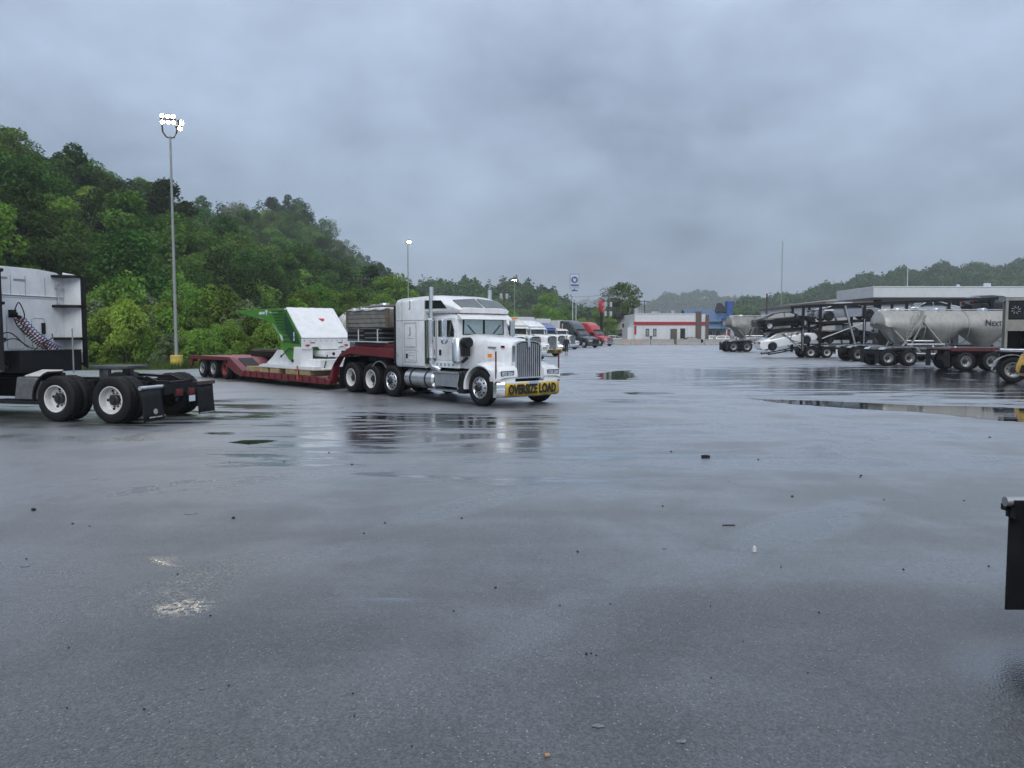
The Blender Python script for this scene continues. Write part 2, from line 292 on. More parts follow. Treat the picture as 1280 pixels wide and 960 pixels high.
# ---------------------------------------------------------------- ground
def asphalt_mat():
    m=bpy.data.materials.new('wet_asphalt'); m.use_nodes=True; n=m.node_tree; b=n.nodes['Principled BSDF']; l=n.links.new
    def N(t,**k):
        q=n.nodes.new(t)
        for a,c in k.items(): setattr(q,a,c)
        return q
    tc=N('ShaderNodeTexCoord'); P=tc.outputs['Object']
    def mth(op,a,b2=None,clamp=False):
        q=N('ShaderNodeMath',operation=op); q.use_clamp=clamp
        for i,x in enumerate((a,b2)):
            if x is None: continue
            if isinstance(x,(int,float)): q.inputs[i].default_value=x
            else: l(x,q.inputs[i])
        return q.outputs[0]
    def noise(scale,det=4,rough=.5,sx=1,sy=1,rot=0,dist=0,off=0):
        mp=N('ShaderNodeMapping'); mp.inputs['Scale'].default_value=(sx,sy,1); mp.inputs['Rotation'].default_value=(0,0,R(rot)); mp.inputs['Location'].default_value=(off,off*.7,0); l(P,mp.inputs[0])
        q=N('ShaderNodeTexNoise'); q.inputs['Scale'].default_value=scale; q.inputs['Detail'].default_value=det; q.inputs['Roughness'].default_value=rough; q.inputs['Distortion'].default_value=dist; l(mp.outputs[0],q.inputs['Vector']); return q.outputs['Fac']
    def blob(cx,cy,rx,ry,rot=0):
        mp=N('ShaderNodeMapping',vector_type='TEXTURE'); mp.inputs['Location'].default_value=(cx,cy,0); mp.inputs['Rotation'].default_value=(0,0,R(rot)); mp.inputs['Scale'].default_value=(rx,ry,1e6); l(P,mp.inputs[0])
        ln=N('ShaderNodeVectorMath',operation='LENGTH'); l(mp.outputs[0],ln.inputs[0])
        mr=N('ShaderNodeMapRange',interpolation_type='SMOOTHSTEP'); mr.inputs[1].default_value=1.0; mr.inputs[2].default_value=.25; mr.inputs[3].default_value=0; mr.inputs[4].default_value=1; l(ln.outputs['Value'],mr.inputs[0]); return mr.outputs[0]
    def ms(x,a,c):
        mr=N('ShaderNodeMapRange',interpolation_type='SMOOTHSTEP'); mr.inputs[1].default_value=a; mr.inputs[2].default_value=c; l(x,mr.inputs[0]); return mr.outputs[0]
    # places where water stands (read off the photograph)
    wet=None
    for bl in BLOBS:
        q=blob(*bl[:5]); q=mth('MULTIPLY',q,bl[5]); wet=q if wet is None else mth('MAXIMUM',wet,q)
    streak=noise(1.25,6,.6,.22,1.0,-14,.9); patch=noise(.16,4,.55,off=3); strip=noise(.55,4,.55,.16,1,48,.3,off=9)
    f=mth('ADD',mth('MULTIPLY',streak,1.7),mth('MULTIPLY',wet,.42))
    pud=ms(f,1.07,1.27)
    pud2=mth('MULTIPLY',mth('MAXIMUM',blob(-2.40,5.46,.40,.34,0),mth('MULTIPLY',blob(-2.55,6.0,.5,.9,-10),.55)),ms(noise(18,3,.6),.34,.56)); pud=mth('MAXIMUM',pud,pud2); pud=mth('MAXIMUM',pud,mth('MULTIPLY',blob(3.15,4.3,.8,.75),.72))
    mot=noise(.75,5,.6,1,.8,20,.3,off=21)
    damp=ms(mth('ADD',mth('ADD',mth('MULTIPLY',patch,.25),mth('MULTIPLY',strip,.42)),mth('MULTIPLY',mot,.33)),.42,.66)
    for (cx_,cy_,rx_,ry_,ro_) in ((-2.9,5.8,1.7,.42,62),(-1.9,6.6,1.3,.3,60),(.3,5.3,2.0,.34,58),(2.8,7.6,3.0,.6,46),(-4.2,10,3.5,.8,30),(5.5,13,5,1.2,40),(-.2,9.2,2.6,.45,52)):
        damp=mth('MAXIMUM',damp,mth('MULTIPLY',blob(cx_,cy_,rx_,ry_,ro_),ms(mth('ADD',mth('MULTIPLY',mot,.6),mth('MULTIPLY',noise(2.6,4,.6,off=13),.4)),.36,.58)))
    # stone aggregate: random cell tones and sparse pale specks
    agg=N('ShaderNodeTexVoronoi'); agg.inputs['Scale'].default_value=70; l(P,agg.inputs['Vector'])
    vor=N('ShaderNodeTexVoronoi'); vor.inputs['Scale'].default_value=38; l(P,vor.inputs['Vector'])
    sp=mth('LESS_THAN',vor.outputs['Distance'],.16); chs=N('ShaderNodeSeparateColor'); l(vor.outputs['Color'],chs.inputs[0]); sp=mth('MULTIPLY',sp,mth('GREATER_THAN',chs.outputs[0],.72))
    rp=N('ShaderNodeValToRGB'); l(mth('ADD',mth('MULTIPLY',noise(60,3,.7),.5),mth('ADD',mth('MULTIPLY',mot,.3),mth('MULTIPLY',strip,.2))),rp.inputs[0])
    rp.color_ramp.elements[0].position=.33; rp.color_ramp.elements[0].color=(.012,.0125,.014,1); rp.color_ramp.elements[1].position=.68; rp.color_ramp.elements[1].color=(.078,.079,.083,1)
    cs=N('ShaderNodeSeparateColor'); l(agg.outputs['Color'],cs.inputs[0]); cm=N('ShaderNodeMapRange'); cm.inputs[3].default_value=.35; cm.inputs[4].default_value=1.75; l(cs.outputs[1],cm.inputs[0])
    vm=N('ShaderNodeVectorMath',operation='SCALE'); l(rp.outputs[0],vm.inputs[0]); l(cm.outputs[0],vm.inputs['Scale'])
    mi=N('ShaderNodeMix',data_type='RGBA'); l(sp,mi.inputs[0]); l(vm.outputs[0],mi.inputs[6]); mi.inputs[7].default_value=(.34,.34,.34,1)
    m2=N('ShaderNodeMix',data_type='RGBA'); l(pud,m2.inputs[0]); l(mi.outputs[2],m2.inputs[6]); m2.inputs[7].default_value=(.035,.037,.042,1)
    l(m2.outputs[2],b.inputs['Base Color'])
    r0=N('ShaderNodeMapRange'); r0.inputs[3].default_value=.52; r0.inputs[4].default_value=.17; l(damp,r0.inputs[0])
    r=N('ShaderNodeMix'); l(pud,r.inputs[0]); l(r0.outputs[0],r.inputs[2]); r.inputs[3].default_value=.09
    r2=N('ShaderNodeMix'); l(pud2,r2.inputs[0]); l(r.outputs[0],r2.inputs[2]); r2.inputs[3].default_value=.15; r=r2
    l(r.outputs[0],b.inputs['Roughness']); 
    b.inputs['IOR'].default_value=1.45; b.inputs['Specular IOR Level'].default_value=.4
    b.inputs['Coat Weight'].default_value=.7; b.inputs['Coat IOR'].default_value=1.4
    rc=N('ShaderNodeMath',operation='MULTIPLY'); rc.inputs[1].default_value=.85; l(r.outputs[0],rc.inputs[0]); l(rc.outputs[0],b.inputs['Coat Roughness'])
    h=mth('ADD',agg.outputs['Distance'],mth('MULTIPLY',noise(160,2),.6))
    bp=N('ShaderNodeBump'); bp.inputs['Distance'].default_value=.006; l(h,bp.inputs['Height'])
    bs=N('ShaderNodeMapRange'); bs.inputs[3].default_value=.6; bs.inputs[4].default_value=.09; l(pud,bs.inputs[0]); l(mth('ADD',bs.outputs[0],mth('MULTIPLY',pud2,.05)),bp.inputs['Strength'])
    l(bp.outputs[0],b.inputs['Normal']); l(bp.outputs[0],b.inputs['Coat Normal'])
    # water film: mirror-like towards grazing angles
    lw=N('ShaderNodeLayerWeight'); lw.inputs[0].default_value=.5; fm=N('ShaderNodeMapRange'); fm.inputs[3].default_value=.42; fm.inputs[4].default_value=1.02; l(mth('MAXIMUM',damp,pud),fm.inputs[0]); pw=mth('MULTIPLY',mth('POWER',lw.outputs['Facing'],4.0),mth('MULTIPLY',fm.outputs[0],.93))
    gl=N('ShaderNodeBsdfGlossy'); gl.inputs['Color'].default_value=(.95,.97,1,1); l(r.outputs[0],gl.inputs['Roughness']); l(bp.outputs[0],gl.inputs['Normal'])
    mxs=N('ShaderNodeMixShader'); l(pw,mxs.inputs[0]); l(b.outputs[0],mxs.inputs[1]); l(gl.outputs[0],mxs.inputs[2]); l(mxs.outputs[0],n.nodes['Material Output'].inputs[0])
    return m
BLOBS=[ # cx, cy, rx, ry, rot, weight
 (22,34,27,21,-6,1.25),(-1.0,15.2,6.8,7.5,20,.95),(-8,20,6,5,0,.8),(5,33,5,2.2,-10,.9),(-3.3,6.3,2.4,.8,38,.5),(-.8,5.6,2.0,.7,30,.5),(-5.5,8.2,2.4,.8,20,.5),(-5.9,15.2,1.2,.5,0,.9),(3.8,22.5,2,1.2,0,.8)]
ASPH=asphalt_mat()
setting('ground',MB().add([(-3000,-400,-.03),(3000,-400,-.03),(3000,4000,-.03),(-3000,4000,-.03)],[(0,1,2,3)]),M['field'],label='green and brown valley floor beyond the lot')
setting('asphalt_lot',MB().add([(-80,-30,0),(110,-30,0),(110,150,0),(-80,150,0)],[(0,1,2,3)]),ASPH,label='wet dark grey asphalt truck lot')
VP=[(-80,36),(-30,40.5),(-19,42.6),(-16.3,46),(-14,62),(-9,100),(-4,135),(2,152),(2,330),(-220,330),(-220,36)]
setting('grass_verge',MB().prism(VP,'z',-.02,.04),M['verge'],label='grassy strip between the lot and the wooded hill')
# standing water: thin sheets with ragged outlines
def water_mat():
    m=mat('standing_water',(.012,.014,.016),.03,0,.2,1,rvar=0,spec=.6); b=m.node_tree.nodes['Principled BSDF']
    n=m.node_tree; t=n.nodes.new('ShaderNodeTexCoord'); q=n.nodes.new('ShaderNodeTexNoise'); q.inputs['Scale'].default_value=3.5; mp=n.nodes.new('ShaderNodeMapping'); mp.inputs['Scale'].default_value=(.4,1.6,1)
    bp=n.nodes.new('ShaderNodeBump'); bp.inputs['Strength'].default_value=.06; bp.inputs['Distance'].default_value=.02
    n.links.new(t.outputs['Object'],mp.inputs[0]); n.links.new(mp.outputs[0],q.inputs['Vector']); n.links.new(q.outputs['Fac'],bp.inputs['Height']); n.links.new(bp.outputs[0],b.inputs['Normal']); return m
WATER=water_mat()
def puddle(pts,jit,label,z=.004):
    # pts: closed outline on the ground, subdivided and roughened
    out=[]; n=len(pts)
    for i in range(n):
        a,b=Vector((*pts[i],0)),Vector((*pts[(i+1)%n],0))
        for k in range(6): 
            t=k/6; p=a.lerp(b,t); out.append((p.x+random.uniform(-jit,jit)*2,p.y+random.uniform(-jit,jit),z))
    o=setting('puddle',MB().add(out,[tuple(range(len(out)))]),WATER,label=label); return o
up=[(932,497),(965,499.5),(1010,500.5),(1070,503),(1150,507),(1215,508),(1290,511)]
lo=[(1290,528),(1250,526),(1190,519),(1130,514),(1060,510),(1000,506),(960,502)]
puddle([G(*p) for p in up+lo],.05,'long dark puddle stretching to the right edge of the lot')
puddle([G(*p) for p in [(286,553),(305,550.5),(330,550),(346,551),(332,553.5),(310,556)]],.02,'small dark puddle right of the left tractor')
puddle([G(*p) for p in [(746,468),(768,464),(790,463),(792,472),(775,475),(750,474)]],.1,'puddle reflecting the trees beyond the white truck')
puddle([G(*p) for p in [(778,491),(800,490),(830,490.5),(846,492),(815,493),(790,493)]],.05,'thin puddle in the middle of the lot')
puddle([G(*p) for p in [(698,467),(720,466),(722,468.5),(700,470)]],.1,'short puddle by the bumper of the white truck')
# ---------------------------------------------------------------- wheels
WC={}
def tyre_mesh(Rr,W,fine):
    k=('t',Rr,W,fine)
    if k not in WC:
        h=W/2; q=Rr
        side=[(q*.57,h*.72),(q*.62,h*.92),(q*.74,h),(q*.86,h*.97),(q*.94,h*.86),(q*.985,h*.74)]
        tread=[(q,h*.62),(q,h*.36),(q*.965,h*.31),(q*.965,h*.2),(q,h*.15)]
        prof=side+tread+[(r,-y) for r,y in reversed(tread)]+[(r,-y) for r,y in reversed(side)]
        n=72 if fine else 32
        mod=(lambda i,kk,r:(r*(1-.018*((kk%3)==0)) if 5<=i<=16 else r)) if fine else None
        WC[k]=MB().lathe(prof,n=n,mod=mod,closed=False).mesh('wheel',M['rubber'],40)
    return WC[k]
def rim_mesh(style,Rr,W,s,m):
    k=('r',style,Rr,W,s,m.name)
    if k not in WC:
        h=W/2; q=Rr
        if style=='dual': p=[(q*.57,h*.72),(q*.60,h*.86),(q*.585,h*.95),(q*.555,h*.93),(q*.535,h*.75),(q*.515,h*.3),(q*.50,-h*.12),(q*.42,-h*.30),(q*.26,-h*.34),(0,-h*.34)]
        elif style=='car': p=[(q*.60,h*.72),(q*.66,h*.9),(q*.68,h*.98),(q*.64,h*.98),(q*.62,h*.7),(q*.60,h*.3),(q*.2,h*.3),(0,h*.3)]
        else: p=[(q*.57,h*.72),(q*.60,h*.9),(q*.585,h*1.0),(q*.545,h*.98),(q*.52,h*.82),(q*.50,h*.75),(q*.40,h*.98),(q*.30,h*1.12),(q*.22,h*1.16),(0,h*1.16)]
        WC[k]=MB().lathe(p,n=28,sy=s).mesh('rim',m,30)
    return WC[k]
def hub_mesh(style,Rr,W,s,m):
    k=('h',style,Rr,W,s,m.name)
    if k not in WC:
        h=W/2; q=Rr; b=MB()
        if style=='dual':
            b.lathe([(q*.235,-h*.36),(q*.235,h*.25),(q*.2,h*.36),(q*.13,h*.38),(q*.12,h*.62),(0,h*.64)],n=14,sy=s)
            for i in range(10):
                t=2*math.pi*i/10; c=(q*.30*math.cos(t),0,q*.30*math.sin(t)); b.cyl((c[0],-h*.36*s,c[2]),(c[0],-h*.18*s,c[2]),.02,n=6)
        elif style=='car':
            for i in range(10):
                t=2*math.pi*i/10; b.bar((0,h*.62*s,0),(q*.63*math.cos(t),h*.8*s,q*.63*math.sin(t)),q*.12,.03)
            b.cyl((0,h*.3*s,0),(0,h*.85*s,0),q*.16,n=10)
        else:
            b.lathe([(q*.2,h*1.1),(q*.19,h*1.45),(q*.15,h*1.6),(0,h*1.62)],n=14,sy=s)
            for i in range(10):
                t=2*math.pi*i/10; b.cyl((q*.27*math.cos(t),h*1.05*s,q*.27*math.sin(t)),(q*.27*math.cos(t),h*1.3*s,q*.27*math.sin(t)),.018,n=6)
        WC[k]=b.mesh('hub',m,30)
    return WC[k]
def hole_mesh(style,Rr,W,s):
    k=('o',style,Rr,W,s)
    if k not in WC:
        h=W/2; q=Rr; b=MB(); n=5 if style=='dual' else (10 if style=='steer' else 0)
        for i in range(n):
            t=2*math.pi*(i+.5)/n
            if style=='dual': rr,y,rad=q*.41,-h*.30,q*.062
            else: rr,y,rad=q*.43,h*.91,q*.05
            c=(rr*math.cos(t),0,rr*math.sin(t)); b.cyl((c[0],(y-.02)*s if 0 else y*s-.012*s,c[2]),(c[0],y*s+.012*s,c[2]),rad,n=8)
        WC[k]=b.mesh('hand_holes',M['hole'],30)
    return WC[k]
def wheel(par,x,y,s,Rr=.51,W=.28,style='dual',rim=None,hub=None,fine=False,z=None,spin=.3,steer=0):
    rim=rim or M['rimwhite']; hub=hub or M['hub']
    o=link('wheel',tyre_mesh(Rr,W,fine),par,(x,y,Rr if z is None else z)); o.rotation_euler=(0,0,steer)
    a=link('rim',rim_mesh(style,Rr,W,s,rim),o); a.rotation_euler=(0,spin,0)
    link('hub',hub_mesh(style,Rr,W,s,hub),o).rotation_euler=(0,spin,0)
    if style!='car': ho=link('hand_holes',hole_mesh(style,Rr,W,s),o); ho.rotation_euler=(0,spin,0); ho['kind']='stuff'
    return o
def dualset(par,x,half=1.08,Rr=.51,W=.27,fine=False,rim=None,hub=None,both=True,z=None):
    for s in ((1,-1) if both else (both,)):
        wheel(par,x,s*half,s,Rr,W,'dual',rim,hub,fine,z=z,spin=random.random()*3)
        link('wheel',tyre_mesh(Rr,W,fine),par,(x,s*(half-W-.065),Rr if z is None else z))
def place(root,px,py,lx,ly,a):
    """stand the thing so that its ground point (lx,ly) is at photo ground pixel"""
    g=G(px,py) if py is not None else px; c,s=math.cos(a),math.sin(a)
    root.location=(g[0]-(lx*c-ly*s),g[1]-(lx*s+ly*c),0); root.rotation_euler=(0,0,a)
def rsec(x,hw,zb,zt,rt=.25,rs=.12):
    """rounded-top cross section at x"""
    p=[(hw*.96,zb),(hw,zb+.06),(hw,zt-rt),(hw-rs*.28,zt-rt*.45),(hw-rs,zt-rt*.12),(hw*.45,zt)]
    return [(x,y,z) for y,z in p]+[(x,-y,z) for y,z in reversed(p)]
# ---------------------------------------------------------------- conventional (long-nose) tractor
def conventional(name,label,cat,paint,group=None,detail=False,roof='studio',banner=False,stacks=True,pusher=False,beacon=False,rearx=(-5.59,-6.85),hoodpaint=None,grille='bars',visor=True):
    t=thing(name,label,cat,group=group); P=paint; HP=hoodpaint or paint; K=M
    # frame and running gear
    f=MB()
    for s in (1,-1): f.box(rearx[-1]-.75,.40,s*.42-.05,s*.42+.05,.58,.86)
    for x in (-1.5,-3.2,-5,rearx[-1]-.7): f.box(x-.06,x+.06,-.42,.42,.6,.84)
    for x in rearx: f.cyl((x,-1,.51),(x,1,.51),.11,n=8)
    f.cyl((0,-.9,.5),(0,.9,.5),.08,n=8); f.box(-.6,.5,-.45,.45,.55,1.0); f.box(-2.6,-.6,-.5,.5,.5,1.05)
    obj('frame',f,K['blacksteel'],t)
    for s in (1,-1): wheel(t,0,s*1.05,s,.51,.29,'steer',K['alup'],K['hub'] if detail else K['alup'],fine=detail)
    if pusher:
        for s in (1,-1): wheel(t,-4.36,s*1.06,s,.50,.28,'steer',K['alup'],K['hub'],fine=detail)
    for x in rearx: dualset(t,x,1.07,rim=K['rimwhite'] if detail else K['rimgrey'])
    # hood
    hd=MB().loft([rsec(.55,.48,.80,1.73,.12,.14),rsec(.47,.55,.80,1.80,.22,.2),rsec(.1,.60,.86,1.86,.26,.22),rsec(-.6,.70,.95,1.93,.28,.25),rsec(-1.30,.84,1.0,1.99,.28,.26)])
    obj('hood',hd,HP,t)
    # fenders with arch, top sloping to the headlight pod
    for s in (1,-1):
        fb=MB(); N=14; arc=[]
        for i in range(N+1):
            th=R(188-i*(188-18)/N); arc.append((math.cos(th),math.sin(th)))
        outer=[(c*.74-.0,.51+max(-.1,sn)*.66) for c,sn in arc]; inner=[(c*.60,.51+max(-.12,sn)*.585) for c,sn in arc]
        outer[-1]=(.80,.76); outer[-2]=(.78,.96); outer[-3]=(.66,1.06)
        inner[-1]=(.62,.66)
        y0,y1=s*.50,s*1.20
        # outer lip, crowned top
        sec=[]
        for (ox,oz),(ix,iz) in zip(outer,inner):
            sec.append([(ix,y0,iz),(ix,y1,iz),((ix+ox)/2,y1+s*.015,(iz+oz)/2),(ox,y1-s*.05,oz),(ox,y1-s*.22,oz+.045),(ox,y0,oz+.06)])
        fb.loft(sec); obj('fender',fb,HP,t,smooth=45)
        # headlight pod on the fender nose
        pod=MB().loft([[(.70,s*y,z) for y,z in ((.56,.86),(1.16,.86),(1.16,1.03),(.56,1.08))],[(1.0,s*y,z) for y,z in ((.58,.84),(1.14,.84),(1.13,.99),(.58,1.01))]])
        ob=obj('headlight_housing',pod,HP,t,bevel=.02)
        hl=MB(); hl.box(.99,1.015,s*.66,s*.86,.865,.965); hl.box(.99,1.015,s*.88,s*1.07,.865,.965); 
        fr=MB(); fr.box(.985,1.005,s*.63,s*1.10,.845,.985); obj('headlight_frame',fr,K['black'],t)
        obj('headlight',hl,K['lamplit'] if (banner and not detail and s==1) else K['lens'],t)
        vl=MB().loft([[(.62,s*y,z) for y,z in ((.55,.70),(1.18,.70),(1.18,.84),(.55,.84))],[(.98,s*y,z) for y,z in ((.55,.68),(1.16,.68),(1.15,.80),(.55,.80))]])
        obj('fender_valance',vl,HP,t,bevel=.015)
        mk=MB().box(.05,.20,s*1.205,s*1.235,1.03,1.12) if False else MB().box(-.16,.0,s*.735,s*.76,1.33,1.43)
        obj('side_marker',mk,K['amber'],t)
        # mud guard behind steer wheel
        obj('wheel_guard',MB().prism([(-.98,.30),(-.70,.30),(-.66,.80),(-.80,.95),(-.98,.60)],'y',s*.70,s*1.16),K['black'],t)
    # grille
    gs=MB(); pts=[(-.50,.76),(.50,.76),(.50,1.66),(.44,1.74),(.24,1.79),(-.24,1.79),(-.44,1.74),(-.50,1.66)]
    inn=[(y*.90,.80+(z-.76)*.94) for y,z in pts]
    n=len(pts); vs=[(x,y,z) for x in (.84,.95) for q in (pts,inn) for y,z in q]
    fs=[]
    for i in range(n):
        j=(i+1)%n; fs+=[(2*n+i,2*n+j,3*n+j,3*n+i),(i,j,2*n+j,2*n+i),(n+i,n+j,3*n+j,3*n+i)]
    gs.add(vs,fs); obj('grille_surround',gs,K['chrome'],t,smooth=30)
    obj('grille_mesh',MB().prism(inn,'x',.82,.865),K['hub'],t)
    nb=12 if detail else 8
    if grille=='bars':
        if detail:
            for i in range(nb):
                y=-.41+.82*i/(nb-1); b=MB(); top=1.745-abs(y)**3*.9; b.bar((.90,y,.80),(.90,y,top),.027,.05); obj('grille_bar',b,K['alup'],t)
        else:
            b=MB()
            for i in range(nb): y=-.40+.8*i/(nb-1); b.bar((.90,y,.80),(.90,y,1.70),.05,.04)
            obj('grille_bars',b,K['alup'],t)
    # bumper
    bs=[]
    for y,xo in ((-1.17,-.16),(-1.0,.0),(0,.05),(1.0,.0),(1.17,-.16)): bs.append([(.92+xo,y,.27),(1.02+xo,y,.27),(1.06+xo,y,.33),(1.06+xo,y,.62),(1.02+xo,y,.69),(.92+xo,y,.69)])
    obj('bumper',MB().loft(bs),K['chrome'],t,smooth=30)
    if banner:
        N=22; bb=MB(); rowsx=[]
        vs=[]; fs=[]
        for i in range(N+1):
            y=1.02-2.02*i/N
            for j in range(4):
                z=.30+.355*j/3+.012*math.sin(i*1.1+j); vs.append((1.125+.012*math.sin(i*2.3+j*1.7)-.05*abs(y/1.05)**2,y,z))
        for i in range(N):
            for j in range(3): fs.append((i*4+j,(i+1)*4+j,(i+1)*4+j+1,i*4+j+1))
        bb.add(vs,fs); o=obj('oversize_banner',bb,K['bannery'],t,smooth=180); so=o.modifiers.new('thick','SOLIDIFY'); so.thickness=.008
        text('OVERSIZE LOAD',.345,K['ink'],o,(1.15,-.06,.475),(R(90),0,R(90)),bold=.016,sx=.70)
        obj('licence_plate',MB().box(1.13,1.145,-.17,.15,.585,.69),mat('plate_blue',(.35,.42,.55),.4),t)
        if detail:
            for y in (-1.19,1.19):
                p=MB(); p.cyl((.90,y,.62),(.90,y,1.52),.022,n=8); obj('marker_rod',p,mat('dark_red_rod',(.10,.02,.025),.5),t)
    # cab
    cb=MB().loft([rsec(-.95,.92,1.0,2.46,.12,.1),rsec(-1.05,.98,1.0,2.58,.14,.16),rsec(-1.3,1.0,1.0,2.64,.16,.2),rsec(-2.45,1.0,1.0,2.66,.16,.2)])
    obj('cab',cb,P,t)
    # windshield: two flat panes in a dark frame on the cab front
    obj('windshield_gasket',MB().panel([(-.945,.79,1.96),(-.945,-.79,1.96),(-.945,-.77,2.41),(-.945,.77,2.41)],-.015),K['black'],t)
    for s in (1,-1):
        if detail: obj('sunshade',MB().panel([(-.926,s*.74,1.985),(-.926,s*.045,1.985),(-.926,s*.045,2.385),(-.926,s*.72,2.385)],.004*s),K['shade'],t)
        obj('windshield_pane',MB().panel([(-.918,s*.74,1.985),(-.918,s*.045,1.985),(-.918,s*.045,2.385),(-.918,s*.72,2.385)],.004*s),K['clear'] if detail else K['glassm'],t)
        if detail: obj('wiper',MB().tube([(-.90,s*.35,1.98),(-.895,s*.62,2.24)],.012),K['black'],t)
    if visor: obj('sun_visor',MB().loft([[(-.96,y,2.40),(-.96,y,2.56),(-.66-.12*abs(y),y,2.44),(-.64-.12*abs(y),y,2.40)] for y in (-.96,-.5,0,.5,.96)]),P,t,smooth=50)
    for i in range(5):
        y=-.72+.36*i; obj('cab_light',MB().loft([[(-1.12,y-.06,2.60),(-1.12,y+.06,2.60),(-1.12,y+.05,2.69),(-1.12,y-.05,2.69)],[(-.98,y-.05,2.56),(-.98,y+.05,2.56),(-.98,y+.03,2.61),(-.98,y-.03,2.61)]]),K['amber'],t)
    if beacon:
        obj('beacon_bar',MB().box(-1.9,-1.6,-.22,.22,2.66 if roof=='flat' else 3.10,2.76 if roof=='flat' else 3.22),K['amber'],t)
    for s in (1,-1):
        d=obj('door',MB().prism([(-.97,1.22),(-1.88,1.22),(-1.88,2.44),(-1.12,2.44),(-.97,2.05)],'y',s*.992,s*1.016),P,t,bevel=.008)
        obj('door_window',MB().prism([(-1.05,1.90),(-1.80,1.90),(-1.80,2.38),(-1.17,2.38),(-1.05,2.10)],'y',s*1.012,s*1.022),K['glassd'],d)
        if detail: obj('door_handle',MB().box(-1.75,-1.66,s*1.012,s*1.035,1.36,1.52),K['black'],d); obj('vent_window_bar',MB().bar((-1.28,s*1.026,1.92),(-1.16,s*1.026,2.36),.025),K['chrome'],d)
        # mirror on brackets
        m=MB(); m.box(-1.18,-1.10,s*1.22,s*1.40,1.90,2.40); mo=obj('mirror',m,K['chrome'],t,bevel=.02)
        ar=MB(); ar.tube([(-1.02,s*1.0,2.42),(-1.12,s*1.3,2.42),(-1.12,s*1.3,1.82),(-1.02,s*1.0,1.75)],.014); obj('mirror_arm',ar,K['chrome'],mo)
        if detail: obj('spot_mirror',MB().lathe([(0,-.03),(.10,-.03),(.12,.0),(.10,.05),(0,.08)],c=(-1.14,s*1.3,1.80),axis='x',n=14),K['chrome'],mo)
        # air cleaner
        a=MB(); a.lathe([(0,1.14),(.13,1.16),(.165,1.2),(.165,1.82),(.13,1.87),(0,1.89)],c=(-.86,s*1.03,0),axis='z',n=20); ac=obj('air_cleaner',a,K['alup'],t)
        b=MB(); b.cyl((-.62,s*.98,1.74),(-.40,s*.98,1.74),.15,n=14); b.box(-.66,-.50,s*.86,s*1.05,1.35,1.62); b.bar((-.68,s*1.0,1.18),(-.45,s*1.0,1.32),.06); obj('air_intake',b,K['black'],ac)
        if stacks:
            e=MB(); e.cyl((-2.29,s*1.13,1.1),(-2.29,s*1.13,3.36),.068,n=14); e.tube([(-2.29,s*1.13,1.2),(-2.28,s*1.1,1.02),(-2.05,s*.95,.95)],.09,8); ex=obj('exhaust_stack',e,K['alup'],t)
            obj('muffler_shield',MB().lathe([(.10,1.26),(.14,1.28),(.145,2.40),(.11,2.44)],c=(-2.29,s*1.13,0),axis='z',n=18),K['chrome'],ex)
        # sill light strip, steps, tanks
        obj('sill_panel',MB().box(-2.45,-.80,s*.98,s*1.05,1.0,1.17),P,t,bevel=.01)
        if detail:
            for i in range(5): x=-1.86+.19*i; obj('sill_light',MB().box(x,x+.09,s*1.05,s*1.06,1.05,1.13),mat('pale_blue_lens',(.25,.42,.52),.2),t)
        st=MB(); st.prism([(-2.16,.46),(-1.08,.46),(-1.0,.84),(-2.2,.84)],'y',s*.55,s*1.12); so=obj('tool_step',st,K['alu'],t,bevel=.02)
        obj('step_plate',MB().box(-2.4,-1.0,s*.8,s*1.2,.33,.38),K['alu'],so); obj('step_top',MB().box(-2.25,-.98,s*.6,s*1.16,.85,.90),K['alup'],so)
        ta=MB(); ta.lathe([(0,-3.72),(.22,-3.71),(.28,-3.66),(.285,-2.26),(.22,-2.21),(0,-2.2)],c=(0,s*.90,.63),axis='x',n=24); tk=obj('fuel_tank',ta,K['alup'],t)
        for x in (-3.35,-2.58): obj('tank_strap',MB().lathe([(.286,x-.035),(.296,x-.03),(.296,x+.03),(.286,x+.035)],c=(0,s*.90,.63),axis='x',n=24),K['hub'],tk)
    # sleeper
    if roof=='studio':
        S=MB().loft([rsec(-4.12,1.16,.98,3.06,.16,.2),rsec(-4.06,1.19,.97,3.10,.18,.22),rsec(-2.56,1.19,.97,3.14,.18,.24)])
        sl=obj('sleeper',S,P,t)
        rf=MB().loft([rsec(-2.58,1.17,2.62,3.14,.18,.24),rsec(-1.95,1.12,2.60,3.13,.18,.26),rsec(-1.45,1.06,2.60,3.02,.18,.28),rsec(-.98,.94,2.60,2.74,.06,.2)])
        ro=obj('raised_roof',rf,P,t)
        for s in (1,-1):
            obj('roof_side_window',MB().panel([(-2.62,s*1.178,3.0),(-2.35,s*1.165,2.74),(-1.42,s*1.075,2.74),(-1.66,s*1.10,2.97)],.012*s),K['glassd'],ro)
            obj('roof_front_window',MB().panel([(-1.42,s*.035,3.045),(-1.40,s*.86,2.99),(-1.02,s*.84,2.755),(-1.0,s*.035,2.765)],.015*s),K['glassm'],ro)
    elif roof=='mid':
        S=MB().loft([rsec(-4.1,1.18,.97,3.25,.2,.22),rsec(-2.5,1.18,.97,3.22,.2,.24)]); sl=obj('sleeper',S,P,t)
        obj('raised_roof',MB().loft([rsec(-2.52,1.16,2.6,3.22,.2,.24),rsec(-1.7,1.08,2.6,3.10,.2,.3),rsec(-1.0,.94,2.58,2.68,.05,.2)]),P,t)
    else:
        S=MB().loft([rsec(-3.6,1.15,.97,2.75,.16,.2),rsec(-2.5,1.15,.97,2.75,.16,.2)]); sl=obj('sleeper',S,P,t)
    obj('cab_extender',MB().box(-4.22,-4.13,-1.17,-1.12,1.05,2.85).box(-4.22,-4.13,1.12,1.17,1.05,2.85),K['black'],t)
